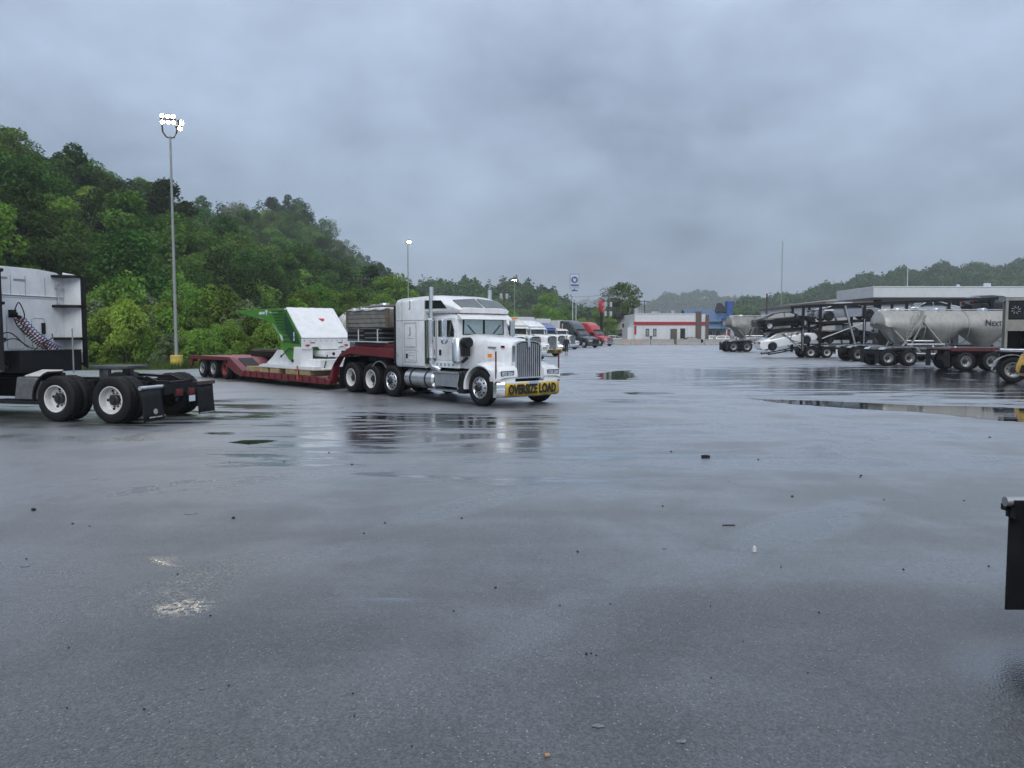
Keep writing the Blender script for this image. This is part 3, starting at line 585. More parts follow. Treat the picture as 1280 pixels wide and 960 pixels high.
    if detail:
        DK=mat('thin_grey_outline',(.16,.16,.17),.5)
        seam=MB(); seam.box(-4.13,-2.55,-1.1945,-1.1905,2.385,2.395); seam.box(-3.735,-3.727,-1.1945,-1.1905,1.0,3.0); obj('panel_seam',seam,DK,sl)
        def frame(x0,x1,z0,z1,w=.012):
            b=MB(); y0,y1=-1.197,-1.190
            b.box(x0,x1,y0,y1,z0,z0+w); b.box(x0,x1,y0,y1,z1-w,z1); b.box(x0,x0+w,y0,y1,z0+w,z1-w); b.box(x1-w,x1,y0,y1,z0+w,z1-w); return b
        obj('baggage_door_outline',frame(-3.62,-2.98,1.56,2.32),DK,sl); obj('side_door_outline',frame(-3.6,-2.98,1.12,1.50),DK,sl)
        text('J',.3,DK,sl,(-3.30,-1.196,2.08),(R(90),0,0)); text('J',.3,DK,sl,(-3.30,-1.196,2.88),(R(90),0,0))
        ln=MB()
        for z,a,b2 in ((1.84,-3.48,-3.1),(1.60,-3.5,-3.06),(1.40,-3.4,-3.08),(1.32,-3.4,-3.08),(1.18,-3.42,-3.1)): ln.box(a,b2,-1.195,-1.191,z,z+.018)
        obj('small_lettering',ln,mat('grey_lettering',(.4,.4,.42),.5),sl); obj('door_latch',MB().box(-3.52,-3.44,-1.205,-1.19,1.24,1.38),K['black'],sl)
        obj('reflective_strip',MB().box(-2.555,-2.47,-1.185,-1.06,1.1,2.38),mat('dark_green_strip',(.05,.08,.04),.3),t)
        orn=MB(); orn.loft([[(.90,-.045,1.62),(.975,-.045,1.62),(.975,.045,1.62),(.90,.045,1.62)],[(.88,-.05,1.84),(.975,-.05,1.84),(.975,.05,1.84),(.88,.05,1.84)],[(.86,-.03,1.92),(.93,-.03,1.92),(.93,.03,1.92),(.86,.03,1.92)]]); obj('hood_ornament',orn,K['chrome'],t)
        for s in (1,-1):
            obj('hood_emblem',MB().box(.22,.36,s*.585,s*.608,1.60,1.66),K['redlens'],t); obj('hood_vent',MB().box(-.30,.04,s*.61,s*.655,1.58,1.63),K['steelgrey'],t)
        for s in (1,-1):
            obj('half_fender',MB().prism([(-5.05+.62*math.cos(R(q))*.9-.0,.52+.60*math.sin(R(q))) for q in range(40,141,10)]+[(-5.05+.58*math.cos(R(q))*.9,.52+.57*math.sin(R(q))) for q in range(140,39,-10)],'y',s*.78,s*1.2),K['alu'],t)
    for ch in list(t.children):
        b0=ch.name.split('.')[0]
        if b0 in ('cab','windshield_gasket','sunshade','windshield_pane','wiper','sun_visor','cab_light','door','mirror','air_cleaner','sill_panel','sill_light'): ch.location.x-=.30
        elif b0 in ('grille_surround','grille_mesh','grille_bar','grille_bars','hood_ornament'): ch.location.x-=.26
        elif b0 in ('bumper','oversize_banner','licence_plate','marker_rod','headlight_housing','headlight','headlight_frame','fender_valance'): ch.location.x-=.21
        elif b0=='raised_roof': ch.location.x-=.2; ch.location.z-=.015
    # deck plate and fifth wheel
    fw=MB(); fw.lathe([(0,.94),(.5,.94),(.5,1.0),(.1,1.02),(0,1.02)],c=(-6.2,0,0),axis='z',n=20); obj('fifth_wheel',fw,K['blacksteel'],t)
    for s in (1,-1): obj('mudflap',MB().box(rearx[-1]-.72,rearx[-1]-.70,s*.72,s*1.22,.15,.85),K['black'],t)
    return t
# ---------------------------------------------------------------- aerodynamic tractor
def aero(name,label,cat,paint,group=None,top=3.55,wall=-4.4,axles=(-6.56,-7.96),detail=False,day=False,fine=False,bullbar=False,rim=None,hoodpaint=None):
    t=thing(name,label,cat,group=group); K=M; HP=hoodpaint or paint
    f=MB()
    for s in (1,-1): f.box(axles[-1]-.85,1.0,s*.40-.045,s*.40+.045,.62,.92)
    for x in (-1.2,-3.0,wall-.6,axles[0]+.7,(axles[0]+axles[1])/2,axles[-1]-.8): f.box(x-.06,x+.06,-.36,.36,.64,.90)
    for x in axles: f.cyl((x,-1,.52),(x,1,.52),.11,n=10); f.lathe([(0,-.25),(.2,-.18),(.24,0),(.2,.18),(0,.25)],c=(x,0,.52),axis='y',n=12)
    f.box(-2.8,.5,-.45,.45,.5,1.0); f.cyl((0,-.9,.52),(0,.9,.52),.08,n=8)
    for x in axles:
        for s in (1,-1): f.cyl((x-.32,s*.5,.62),(x-.32,s*.5,.9),.12,n=10)
    obj('frame',f,K['blacksteel'],t)
    for s in (1,-1): wheel(t,0,s*1.05,s,.51,.29,'steer',K['alup'],K['alup'],fine=fine)
    for x in axles: dualset(t,x,1.085,.52,.27,fine=fine,rim=rim or K['rimwhite'])
    # hood with wheel arch openings
    xs=[1.30,1.22,1.0,.75,.60,.52,.36,.18,0,-.18,-.36,-.52,-.60,-.8,-1.05]; sec=[]
    for x in xs:
        u=(1.30-x)/2.35; hw=.66+.50*smooth01(u*2.6); zt=1.06+.30*smooth01((1.3-x)/.25)+.42*u; d=.62**2-x*x
        zb=.46 if d<=.0 else max(.46,.50+math.sqrt(d)); sec.append(rsec(x,hw,min(zb,zt-.2),zt,.20 if x<1.2 else .12,.30))
    obj('hood',MB().loft(sec),HP,t)
    obj('grille',MB().loft([[(1.26,y,z) for y,z in ((-.48,.62),(.48,.62),(.55,1.2),(.4,1.30),(-.4,1.30),(-.55,1.2))],[(1.345,y*.95,z) for y,z in ((-.48,.64),(.48,.64),(.55,1.17),(.4,1.24),(-.4,1.24),(-.55,1.17))]]),K['black'],t)
    gb=MB()
    for z in (.74,.86,.98,1.10): gb.box(1.33,1.36,-.46,.46,z,z+.035)
    obj('grille_slats',gb,K['chrome'] if bullbar else K['hub'],t); obj('emblem',MB().cyl((1.34,0,1.20),(1.375,0,1.20),.07,n=12),K['chrome'],t)
    bs=[]
    for y,xo in ((-1.18,-.36),(-.95,-.08),(-.5,.02),(.5,.02),(.95,-.08),(1.18,-.36)): bs.append([(1.05+xo,y,.30),(1.32+xo,y,.30),(1.38+xo,y,.38),(1.36+xo,y,.60),(1.30+xo,y,.64),(1.05+xo,y,.64)])
    obj('bumper',MB().loft(bs),K['chrome'] if bullbar else HP,t,smooth=40)
    if bullbar:
        g=MB()
        for z in (.5,.75,1.0): g.tube([(1.15,-1.15,z),(1.5,-.95,z),(1.55,0,z),(1.5,.95,z),(1.15,1.15,z)],.035)
        for y in (-.8,-.3,.3,.8): g.tube([(1.53,y,.42),(1.53,y,1.05)],.03)
        obj('guard_bar',g,K['chrome'],t)
    for s in (1,-1):
        obj('headlight',MB().panel([(1.24,s*.66,.86),(.92,s*1.04,.90),(.86,s*1.07,1.14),(1.20,s*.68,1.06)],.03*s),K['lens'],t)
    A=1.08
    if day: st=[(-1.0,A,1.80),(-1.85,A,2.66),(-2.1,1.12,2.86),(-2.9,1.14,2.9)]
    else: st=[(-1.0,A,1.80),(-1.95,A,2.70),(-2.5,1.14,2.70+(top-2.7)*.5),(-3.3,1.19,top-.10),(wall+.15,1.2,top),(wall,1.2,top-.03)]
    cb=obj('cab',MB().loft([rsec(x,hw,.95 if x>-1.1 else (1.16 if detail else .62),zt,.30,.22) for x,hw,zt in st]),paint,t)
    p0=(-1.04,1.86); p1=(-1.86,2.63); nx,nz=.685*.03,.728*.03
    obj('windshield',MB().panel([(p0[0]+nx,.96,p0[1]+nz),(p0[0]+nx,-.96,p0[1]+nz),(p1[0]+nx,-.80,p1[1]+nz),(p1[0]+nx,.80,p1[1]+nz)],-.012),K['glassm'],t)
    obj('windshield_divider',MB().bar((p0[0]+nx*1.3,0,p0[1]+nz*1.3),(p1[0]+nx*1.3,0,p1[1]+nz*1.3),.05,.02),K['black'],t)
    obj('sun_visor',MB().panel([(p1[0]-.03,.92,p1[1]+.06),(p1[0]-.03,-.92,p1[1]+.06),(p1[0]+.25,-.85,p1[1]+.04),(p1[0]+.25,.85,p1[1]+.04)],.02),K['black'],t)
    for s in (1,-1):
        d=obj('door',MB().prism([(-1.12,1.0),(-2.2,1.0),(-2.2,2.32),(-1.85,2.32),(-1.2,1.72)],'y',s*1.075,s*1.098),paint,t,bevel=.01)
        obj('door_window',MB().prism([(-1.32,1.70),(-2.12,1.66),(-2.12,2.28),(-1.86,2.28)],'y',s*1.094,s*1.104),K['glassd'],d)
        if not day: obj('sleeper_window',MB().box(-3.1,-2.75,s*1.19,s*1.205,1.75,2.15),K['glassd'],t)
        m=obj('mirror',MB().box(-1.35,-1.25,s*1.26,s*1.48,1.62,2.25),K['black'],t,bevel=.03)
        obj('mirror_arm',MB().bar((-1.3,s*1.08,1.9),(-1.3,s*1.3,1.95),.06),K['black'],m)
        xe=wall if not day else -2.9
        sk=obj('side_skirt',MB().prism([(-.75,.34),(xe,.34),(xe,.98),(-.85,.98)],'y',s*.9,s*1.17),HP if not detail else K['black'],t,bevel=.03)
        obj('step',MB().box(-1.9,-1.0,s*1.0,s*1.2,.55,.62),K['alu'],sk)
        if not day:
            ex=obj('side_extender',MB().prism([(wall,1.25),(wall-.56,1.20),(wall-.56,top-.14),(wall-.1,top-.06),(wall,top-.04)],'y',s*1.165,s*1.2),paint,t,bevel=.01)
            obj('extender_edge',MB().prism([(wall-.562,1.16),(wall-.70,1.10),(wall-.70,top-.17),(wall-.562,top-.13)],'y',s*1.16,s*1.19),K['black'],ex)
    fw=MB(); xf=(axles[0]+axles[1])/2+.15
    fw.prism([(xf-.62,-.34),(xf-.62,-.12),(xf-.1,-.05),(xf-.1,.05),(xf-.62,.12),(xf-.62,.34),(xf-.2,.47),(xf+.35,.47),(xf+.5,.3),(xf+.5,-.3),(xf+.35,-.47),(xf-.2,-.47)],'z',1.17,1.24)
    fw.box(xf-.12,xf+.12,-.42,-.30,.92,1.17); fw.box(xf-.12,xf+.12,.30,.42,.92,1.17); o=obj('fifth_wheel',fw,mat('greasy_steel_plate',(.10,.10,.105),.3,.6,.3,6),t,bevel=.01)
    return t
# ---------------------------------------------------------------- cars
def interp(x,pts):
    pts=sorted(pts)
    if x<=pts[0][0]: return pts[0][1]
    for (a,b),(c,d) in zip(pts,pts[1:]):
        if x<=c: return b+(d-b)*(x-a)/(c-a)
    return pts[-1][1]
CARP=dict(
 sedan=dict(top=[(-2.42,.72),(-2.34,.96),(-2.0,1.06),(-1.55,1.12),(-.85,1.39),(-.25,1.45),(.35,1.41),(1.12,1.03),(1.7,.93),(2.2,.80),(2.38,.62),(2.43,.52)],belt=.94,roof=1.40,ax=1.42,r=.335,sill=.22,win=(-1.5,.98),split=-.12),
 suv=dict(top=[(-2.36,.85),(-2.30,1.15),(-2.05,1.52),(-1.7,1.66),(-.6,1.70),(.25,1.64),(1.0,1.16),(1.9,1.05),(2.25,.92),(2.36,.72),(2.40,.6)],belt=1.08,roof=1.64,ax=1.40,r=.37,sill=.28,win=(-2.0,.86),split=-.3),
 pickup=dict(top=[(-2.7,1.15),(-.9,1.18),(-.85,1.3),(-.7,1.82),(-.2,1.88),(.5,1.84),(1.15,1.30),(2.1,1.22),(2.55,1.12),(2.68,.9),(2.72,.7)],belt=1.2,roof=1.8,ax=1.7,r=.40,sill=.4,win=(-.75,1.0),split=.1))
CARM={}
def car(name,label,cat,kind,paint,loc=(0,0,0),rz=0,group=None,rimm=None,pitch=0,lights=True):
    p=CARP[kind]; t=thing(name,label,cat,loc,rz,group); t.rotation_euler=(0,pitch,rz)
    x0,x1=p['top'][0][0],p['top'][-1][0]; ax=p['ax']; r=p['r']; ra=r+.06
    w=lambda x:.92*(1-.14*abs(x/2.45)**4); T=lambda x:interp(x,p['top'])
    B=lambda x:min(p['belt'],T(x)-.02)
    def wr(x):
        k=min(1,max(0,(T(x)-p['belt'])/(p['roof']-p['belt']))); return w(x)-.10-.17*k
    key=(kind,)
    if (kind,'b',paint.name) not in CARM:
        xs=sorted(set([x0+.001,x1-.001]+[round(a[0],3) for a in p['top']]+[s*ax+d for s in (1,-1) for d in (-ra-.01,-ra,-ra*.92,-ra*.7,-ra*.35,0,ra*.35,ra*.7,ra*.92,ra,ra+.01)]+list(np.linspace(x0+.2,x1-.2,15))))
        secs=[]
        for x in xs:
            zb=p['sill']
            for s in (1,-1):
                d=ra*ra-(x-s*ax)**2
                if d>0: zb=max(zb,r+math.sqrt(d))
            b=B(x); tt=T(x); ww=w(x); zb=min(zb,b-.12)
            if x>x1-.15 or x<x0+.1: zb=min(b-.1,p['sill']+.14)
            q=wr(x); hi=tt>p['belt']+.04
            P=[(0,zb),(ww-.14,zb),(ww-.03,zb+.02),(ww,zb+(b-zb)*.45),(ww-.012,b-.08),(ww-.07,b)]
            P+=[(q+.06,tt-.10*(1)) if hi else (ww-.10,b+(tt-b)*.4),(q,tt-.035) if hi else (ww-.18,tt-.006),(q-.22,tt-.004),(0,tt+.008)]
            secs.append([(x,y,z) for y,z in P]+[(x,-y,z) for y,z in reversed(P[1:-1])])
        CARM[(kind,'b',paint.name)]=MB().loft(secs).mesh('body',paint,28)
    body=link('body',CARM[(kind,'b',paint.name)],t)
    if (kind,'g') not in CARM:
        def side(a,b,s):
            g=MB(); xs=list(np.linspace(a,b,9)); vs=[]; fs=[]
            for x in xs:
                hi=max(p['belt']+.03,min(T(x)-.12,p['roof']-.09)); lo=p['belt']+.02
                def yy(z): 
                    k=(z-B(x))/max(.05,(T(x)-.10-B(x))); k=min(1,max(0,k)); return (w(x)-.07)*(1-k)+(wr(x)+.06)*k+.012
                vs+=[(x,s*yy(lo),lo),(x,s*yy(hi),hi)]
            for i in range(8): fs.append((2*i,2*i+2,2*i+3,2*i+1))
            return g.add(vs,fs)
        a,b=p['win']; sp=p['split']; L2=[]
        for s in (1,-1): L2+=[('side_window',side(a,sp-.05,s)),('side_window',side(sp+.05,b,s))]
        def slope(a,b,sgn):
            g=MB(); vs=[]; fs=[]
            for x in np.linspace(a,b,5): q=wr(x)-.02; vs+=[(x+.01*sgn,-q,T(x)+.004),(x+.012*sgn,-q*.5,T(x)+.016),(x+.012*sgn,0,T(x)+.022),(x+.012*sgn,q*.5,T(x)+.016),(x+.01*sgn,q,T(x)+.004)]
            for i in range(4):
                for k in range(4): fs.append((5*i+k,5*i+k+1,5*i+5+k+1,5*i+5+k))
            return g.add(vs,fs)
        tp=p['top']
        if kind=='sedan': ws=(.42,1.08); rw=(-1.5,-.9)
        elif kind=='suv': ws=(.33,.96); rw=(-2.24,-1.98)
        else: ws=(.56,1.1); rw=(-.84,-.72)
        L2+=[('windshield',slope(*ws,1)),('rear_window',slope(*rw,-1))]
        CARM[(kind,'g')]=[(n,m.mesh(n,M['glassm'],60)) for n,m in L2]
        tr=[]
        for s in (1,-1):
            tr.append(('headlight',MB().panel([(x1-.10,s*.45,.66*p['sill']/.22 if kind!='sedan' else .64),(x1-.36,s*.80,.70 if kind=='sedan' else .86),(x1-.40,s*.82,.80 if kind=='sedan' else 1.0),(x1-.14,s*.46,.74 if kind=='sedan' else .95)],.03*s).mesh('headlight',M['lens'])))
            tr.append(('tail_light',MB().box(x0-.01,x0+.10,s*.45,s*.80,.78 if kind=='sedan' else .95,.90 if kind=='sedan' else 1.15).mesh('tail_light',M['redlens'])))
            tr.append(('door_mirror',MB().loft([[(.72,s*(w(.7)-.08),p['belt']+.03),(.86,s*(w(.7)-.08),p['belt']+.03),(.86,s*(w(.7)-.08),p['belt']+.12),(.72,s*(w(.7)-.08),p['belt']+.14)],[(.74,s*(w(.7)+.14),p['belt']+.06),(.84,s*(w(.7)+.12),p['belt']+.06),(.84,s*(w(.7)+.12),p['belt']+.16),(.74,s*(w(.7)+.14),p['belt']+.17)]]).mesh('door_mirror',M['black'])))
        gz=p['sill']+.10
        tr.append(('grille',MB().loft([[(x1-.12,y,z) for y,z in ((-.55,gz),(.55,gz),(.40,gz+.3),(-.40,gz+.3))],[(x1+.012,y,z) for y,z in ((-.5,gz),(.5,gz),(.38,gz+.26),(-.38,gz+.26))]]).mesh('grille',M['black'])))
        CARM[(kind,'t')]=tr
    for n,m in CARM[(kind,'g')]: link(n,m,t)
    for n,m in CARM[(kind,'t')]: link(n,m,t)
    for x in (ax,-ax):
        for s in (1,-1): wheel(t,x,s*.80,s,r,.22,'car',rimm or M['rimgrey'],rimm or M['rimgrey'],z=r,spin=random.random())
    return t
# ---------------------------------------------------------------- box trailer
def box_trailer(label,loc,rz,m,group):
    t=thing('box_trailer',label,'trailer',loc,rz,group)
    obj('cargo_box',MB().box(-14,0,-1.28,1.28,1.2,4.0),m,t,bevel=.03)
    b=MB()
    for i in range(12): x=-13.4+1.2*i; b.box(x,x+.05,-1.3,1.3,1.25,3.9)
    obj('side_posts',b,m,t); obj('underframe',MB().box(-13.8,-.3,-.6,.6,.95,1.2),M['blacksteel'],t)
    obj('bottom_rail',MB().box(-14,0,-1.31,1.31,1.16,1.28),M['alu'],t)
    for x in (-12.6,-11.3): dualset(t,x,1.07)
    obj('landing_gear',MB().box(-2.9,-2.75,.6,.75,.1,1.0).box(-2.9,-2.75,-.75,-.6,.1,1.0),M['blacksteel'],t)
    return t
# ================================================================ main white tractor
CT=conventional('semi_tractor','white long-nose tractor with OVERSIZE LOAD banner, hitched to the red lowboy','truck',M['white'],detail=True,banner=True,pusher=True)
AC=R(-48); place(CT,599,508,0,-1.2,AC)
# ================================================================ red lowboy trailer
AL=R(-47); OX=12.0
def in_frame(root,px,py,lx,ly,a,ox):
    place(root,px,py,lx,ly,a); c,s=math.cos(a),math.sin(a); root.location.x-=ox*c; root.location.y-=ox*s
LB=thing('lowboy_trailer','dark red lowboy trailer with worn deck behind the white long-nose tractor','trailer'); in_frame(LB,599,508,0,-1.25,AL,OX)
def lo(name,mb,m,bevel=0,label=None,par=None): return obj(name,mb,m,par or LB,bevel,loc=(OX,0,0) if par is None else None,label=label)
for s in (-1,1):
    lo('side_beam',MB().prism([(-15.35,.22),(-8.05,.20),(-7.95,.37),(-8.9,.45),(-15.15,.47)],'y',s*1.12,s*1.27),M['red'],.01)
    for i in range(13):
        x=-15.0+.55*i; lo('side_rib',MB().box(x,x+.07,s*1.27,s*1.305,.23,.43),M['red'])
    lo('ramp_side',MB().prism([(-16.75,.62),(-16.55,.98),(-16.3,.94),(-15.05,.40),(-15.25,.20),(-15.9,.32)],'y',s*1.05,s*1.29),M['red'],.01)
    lo('rear_rail',MB().prism([(-20.95,.50),(-20.95,.99),(-16.55,.99),(-16.55,.84),(-20.6,.82),(-20.75,.50)],'y',s*1.18,s*1.29),M['red'],.01)
    lo('gooseneck_beam',MB().prism([(-8.15,.22),(-7.95,.95),(-7.62,1.18),(-6.9,1.30),(-4.30,1.22),(-4.30,1.50),(-6.4,1.57),(-6.85,1.55),(-7.55,1.30),(-8.45,.40)],'y',s*.88,s*1.12),M['red'],.012)
    lo('upper_rail',MB().prism([(-6.85,1.57),(-4.55,1.53),(-4.55,1.66),(-6.85,1.72)],'y',s*.75,s*.95),M['red'],.01)
for i in range(7):
    y=-1.1+i*.316; lo('deck_plank',MB().box(-15.2,-8.6,y,y+.300,.40,.452+.006*(i%2)),M['deckwood'],.006)
for x in (-14.5,-12.5,-10.5,-8.7): lo('cross_member',MB().box(x,x+.12,-1.12,1.12,.24,.39),M['blacksteel'])
lo('rear_deck',MB().box(-20.9,-16.6,-1.17,1.17,.84,.965),mat('faded_red_deck',(.33,.10,.115),.45,0,.2,3,dirt=.5,dcol=(.12,.07,.07)),.01)
lo('ramp_top',MB().panel([(-16.55,-1.04,.975),(-16.55,1.04,.975),(-15.2,1.04,.45),(-15.2,-1.04,.45)],.03),mat('faded_red_deck',(.33,.10,.115)))
for s in (-1,1): lo('ramp_tread',MB().panel([(-16.35,s*.30,.935),(-16.35,s*.95,.935),(-15.4,s*.95,.565),(-15.4,s*.30,.565)],-.012*s if s<0 else .012),M['black'])
lo('gooseneck_front',MB().box(-7.9,-4.35,-.86,.86,1.24,1.40),M['blacksteel']); lo('neck_bulkhead',MB().panel([(-8.1,-.88,.25),(-8.1,.88,.25),(-7.6,.88,1.2),(-7.6,-.88,1.2)],.08),M['blacksteel'])
lo('power_pack',MB().box(-5.35,-4.5,-.6,.3,1.54,1.80).box(-5.2,-4.7,-.72,-.6,1.58,1.72),M['blacksteel'],.02)
lo('coupler_plate',MB().box(-6.7,-5.3,-.5,.5,1.06,1.24),M['blacksteel'])
for k,x in enumerate((-19.68,-18.40,-17.12)):
    for s in (-1,1):
        wheel(LB,x+OX,s*1.10,s,.43,.24,'dual',M['rimgrey'] if k<2 else mat('red_wheel_paint',(.30,.03,.03),.45,0,.15,4,dirt=.4),M['hub'])
        link('wheel',tyre_mesh(.43,.24,False),LB,(x+OX,s*.80,.43))
lo('axles',MB().cyl((-19.68,-1,.43),(-19.68,1,.43),.09,n=8).cyl((-18.4,-1,.43),(-18.4,1,.43),.09,n=8).cyl((-17.12,-1,.43),(-17.12,1,.43),.09,n=8).box(-20.6,-16.7,-.6,.6,.55,.83),M['blacksteel'])
for y in (-1.05,1.05): lo('tail_light',MB().box(-20.985,-20.95,y-.12,y+.12,.7,.8),M['redlens'])
# ---- machine carried on the deck
OM=12.0
def loaded(name,label,cat,group=None):
    t=thing(name,label,cat,group=group); in_frame(t,599,508,0,-1.25,AL,OM); return t
def lm(t,name,mb,m,bevel=0,smooth=35): return obj(name,mb,m,t,bevel,smooth=smooth,loc=(OM,0,0))
MC=loaded('mining_feeder','white and green hopper machine with long green boom riding on the red lowboy','machine')
W=M['machwhite']
lm(MC,'sloping_plate',MB().panel([(-11.30,-1.22,2.95),(-11.30,.78,2.95),(-10.08,.80,1.80),(-10.08,-1.22,1.80)],-.06),W,.012)
tr=MB(); 
for a,b in (((-11.12,-.95,2.81),(-10.72,-.45,2.44)),((-10.72,-.45,2.44),(-10.72,.0,2.44)),((-10.72,.0,2.44),(-11.1,.55,2.78)),((-11.05,-.38,2.74),(-10.93,-.24,2.63)),((-10.93,-.24,2.63),(-10.95,.05,2.64))): tr.bar(a,b,.03,.03)
lm(MC,'welded_seam',tr,mat('machine_seam',(.55,.56,.58),.4))
tb=MB()
for y in (-1.1,-.65,-.2,.2,.55): tb.box(-11.36,-11.26,y,y+.16,2.93,3.0)
tb.box(-11.40,-11.28,-1.22,.78,2.90,2.955); lm(MC,'top_hinges',tb,W)
lip=[(-1.22,1.80),(.80,1.80),(.80,1.42),(.62,1.42),(.54,1.52),(.34,1.50),(.28,1.40),(-.48,1.40),(-.56,1.50),(-.78,1.50),(-.86,1.42),(-1.22,1.42)]
lm(MC,'front_lip',MB().prism(lip,'x',-10.14,-10.07),W,.012)
for y in (-1.0,.62):
    e=lm(MC,'round_emblem',MB().cyl((-10.07,y,1.64),(-10.055,y,1.64),.115,n=18),mat('emblem_white',(.75,.75,.76),.4)); obj('emblem_mark',MB().prism([(-.085,-.02),(.085,-.02),(.045,-.085),(-.045,-.085)],'x',0,.012),M['signred'],e,loc=(-10.052,y,1.61))
for y in (-.78,.38): lm(MC,'lip_slot',MB().box(-10.07,-10.06,y-.09,y+.09,1.64,1.67),M['ink'])
e=lm(MC,'plate_emblem',MB().panel([(-10.80,-.12,2.57),(-10.80,.12,2.57),(-10.70,.05,2.475),(-10.70,-.05,2.475)],-.012),M['signred'])
for y in (-.98,.45): lm(MC,'support_leg',MB().loft([[(-10.75,y-.28,.68),(-10.2,y-.28,.68),(-10.2,y+.28,.68),(-10.75,y+.28,.68)],[(-10.75,y-.22,1.5),(-10.12,y-.2,1.5),(-10.12,y+.22,1.5),(-10.75,y+.2,1.5)]]),W,.015)
lm(MC,'drive_box',MB().prism([(-.5,1.36),(.25,1.36),(.25,1.22),(.16,1.12),(-.4,1.12),(-.5,1.22)],'x',-10.6,-9.75),W,.02); lm(MC,'drive_port',MB().cyl((-9.75,-.1,1.24),(-9.735,-.1,1.24),.06,n=12),M['ink'])
lm(MC,'lower_pan',MB().box(-10.9,-9.35,-.9,.62,.68,1.05),W,.03); lm(MC,'pan_lip',MB().box(-9.6,-9.1,-.95,.78,.66,.72),W,.01)
for s in (-1,1):
    lm(MC,'skid',MB().prism([(-13.7,.66),(-9.15,.66),(-9.15,.80),(-13.3,.80),(-13.62,.74)],'y',s*.88,s*1.26),W,.015)
    lm(MC,'side_plate',MB().prism([(-13.35,.80),(-12.75,1.10),(-12.35,1.36),(-11.25,1.36),(-10.5,.80)],'y',s*1.0,s*1.08),W,.01)
    lm(MC,'lifting_lug',MB().prism([(-11.5,1.34),(-11.25,1.52),(-11.02,1.44),(-10.9,1.2),(-11.2,1.2)],'y',s*1.05,s*1.14),W,.01)
    lm(MC,'green_side',MB().prism([(-15.85,2.98),(-11.36,2.96),(-10.16,1.74),(-10.22,1.1),(-10.6,.85),(-11.2,1.0),(-11.75,1.40),(-11.95,2.0),(-12.35,2.35),(-13.3,2.58),(-15.85,2.90)],'y',*((-1.10,-1.17) if s<0 else (.66,.73))),M['green'],.008)
    if s>0: continue
    dk=lm(MC,'dark_side_panel',MB().prism([(-11.42,2.80),(-10.45,1.86),(-10.30,1.62),(-10.9,1.62),(-11.40,2.05),(-11.52,2.5)],'y',s*1.17,s*1.185),M['dgreen'])
    rb=MB()
    for i in range(7): z=2.86-.12*i; rb.bar((-12.55+.10*i,s*1.19,z),(-11.5+.05*i,s*1.19,z),.035,.035)
    for i in range(5): z=2.35-.16*i; rb.bar((-11.6,s*1.195,z),(-11.0+.10*i,s*1.195,z),.035,.03)
    lm(MC,'side_ribs',rb,M['dgreen'])
    dc=MB(); dc.box(-13.7,-13.2,s*1.17,s*1.18,2.76,2.86); dc.prism([(-13.15,2.92),(-12.9,2.92),(-13.02,2.70)],'y',s*1.17,s*1.18)
    for x in (-12.75,-12.6,-12.45,-12.3,-12.15): dc.box(x,x+.09,s*1.17,s*1.18,2.80,2.86)
    dc.prism([(-11.95,2.0),(-11.72,1.9),(-11.66,1.7),(-11.8,1.75)],'y',s*1.17,s*1.182); dc.box(-10.78,-10.7,s*1.186,s*1.196,1.72,2.05)
    lm(MC,'decal',dc,M['signwhite'])
lm(MC,'boom_floor',MB().panel([(-15.8,-1.1,2.88),(-15.8,.66,2.88),(-12.9,.66,2.5),(-12.9,-1.1,2.5)],.06).panel([(-12.9,-1.1,2.5),(-12.9,.66,2.5),(-11.8,.66,1.7),(-11.8,-1.1,1.7)],.06).panel([(-11.8,-1.1,1.7),(-11.8,.66,1.7),(-10.9,.66,1.1),(-10.9,-1.1,1.1)],.06),M['green'])
lm(MC,'green_nozzle',MB().prism([(-12.35,1.98),(-12.0,2.02),(-11.75,1.4),(-12.3,1.3)],'y',-.95,-.55),mat('bright_green_paint',(.16,.33,.03),.4))
ts=['pale timber block at the ramp end of the red lowboy deck','second pale timber block from the ramp under the white machine','third pale timber block under the middle of the white machine','fourth pale timber block under the legs of the white machine','pale timber block nearest the gooseneck of the red lowboy']
for i,x in enumerate((-14.5,-13.3,-12.3,-11.0,-9.9)):
    t=loaded('timber_block',ts[i],'timber','timber blocks under the machine'); lm(t,'block',MB().box(x-.38,x+.38,-1.24,1.15,.46,.655),M['timber'],.015)
t=loaded('tie_down_strap','orange-red ratchet strap holding the white machine to the lowboy','strap'); lm(t,'strap',MB().box(-10.34,-10.27,-1.315,-1.29,.30,.80),M['orange']); lm(t,'ratchet',MB().box(-10.37,-10.24,-1.34,-1.31,.48,.60),M['steelgrey'])
t=loaded('chain_conveyor','dark chain conveyor section lying on the rear of the red lowboy','machine'); lm(t,'conveyor_bed',MB().box(-17.6,-14.9,.2,1.05,.985,1.22),M['blacksteel'],.02)
tb=MB()
for i in range(13): x=-17.5+.2*i; tb.box(x,x+.1,.2,1.05,1.22,1.30)
lm(t,'chain_flights',tb,mat('worn_chain_steel',(.16,.14,.12),.5,.4,.3,6))
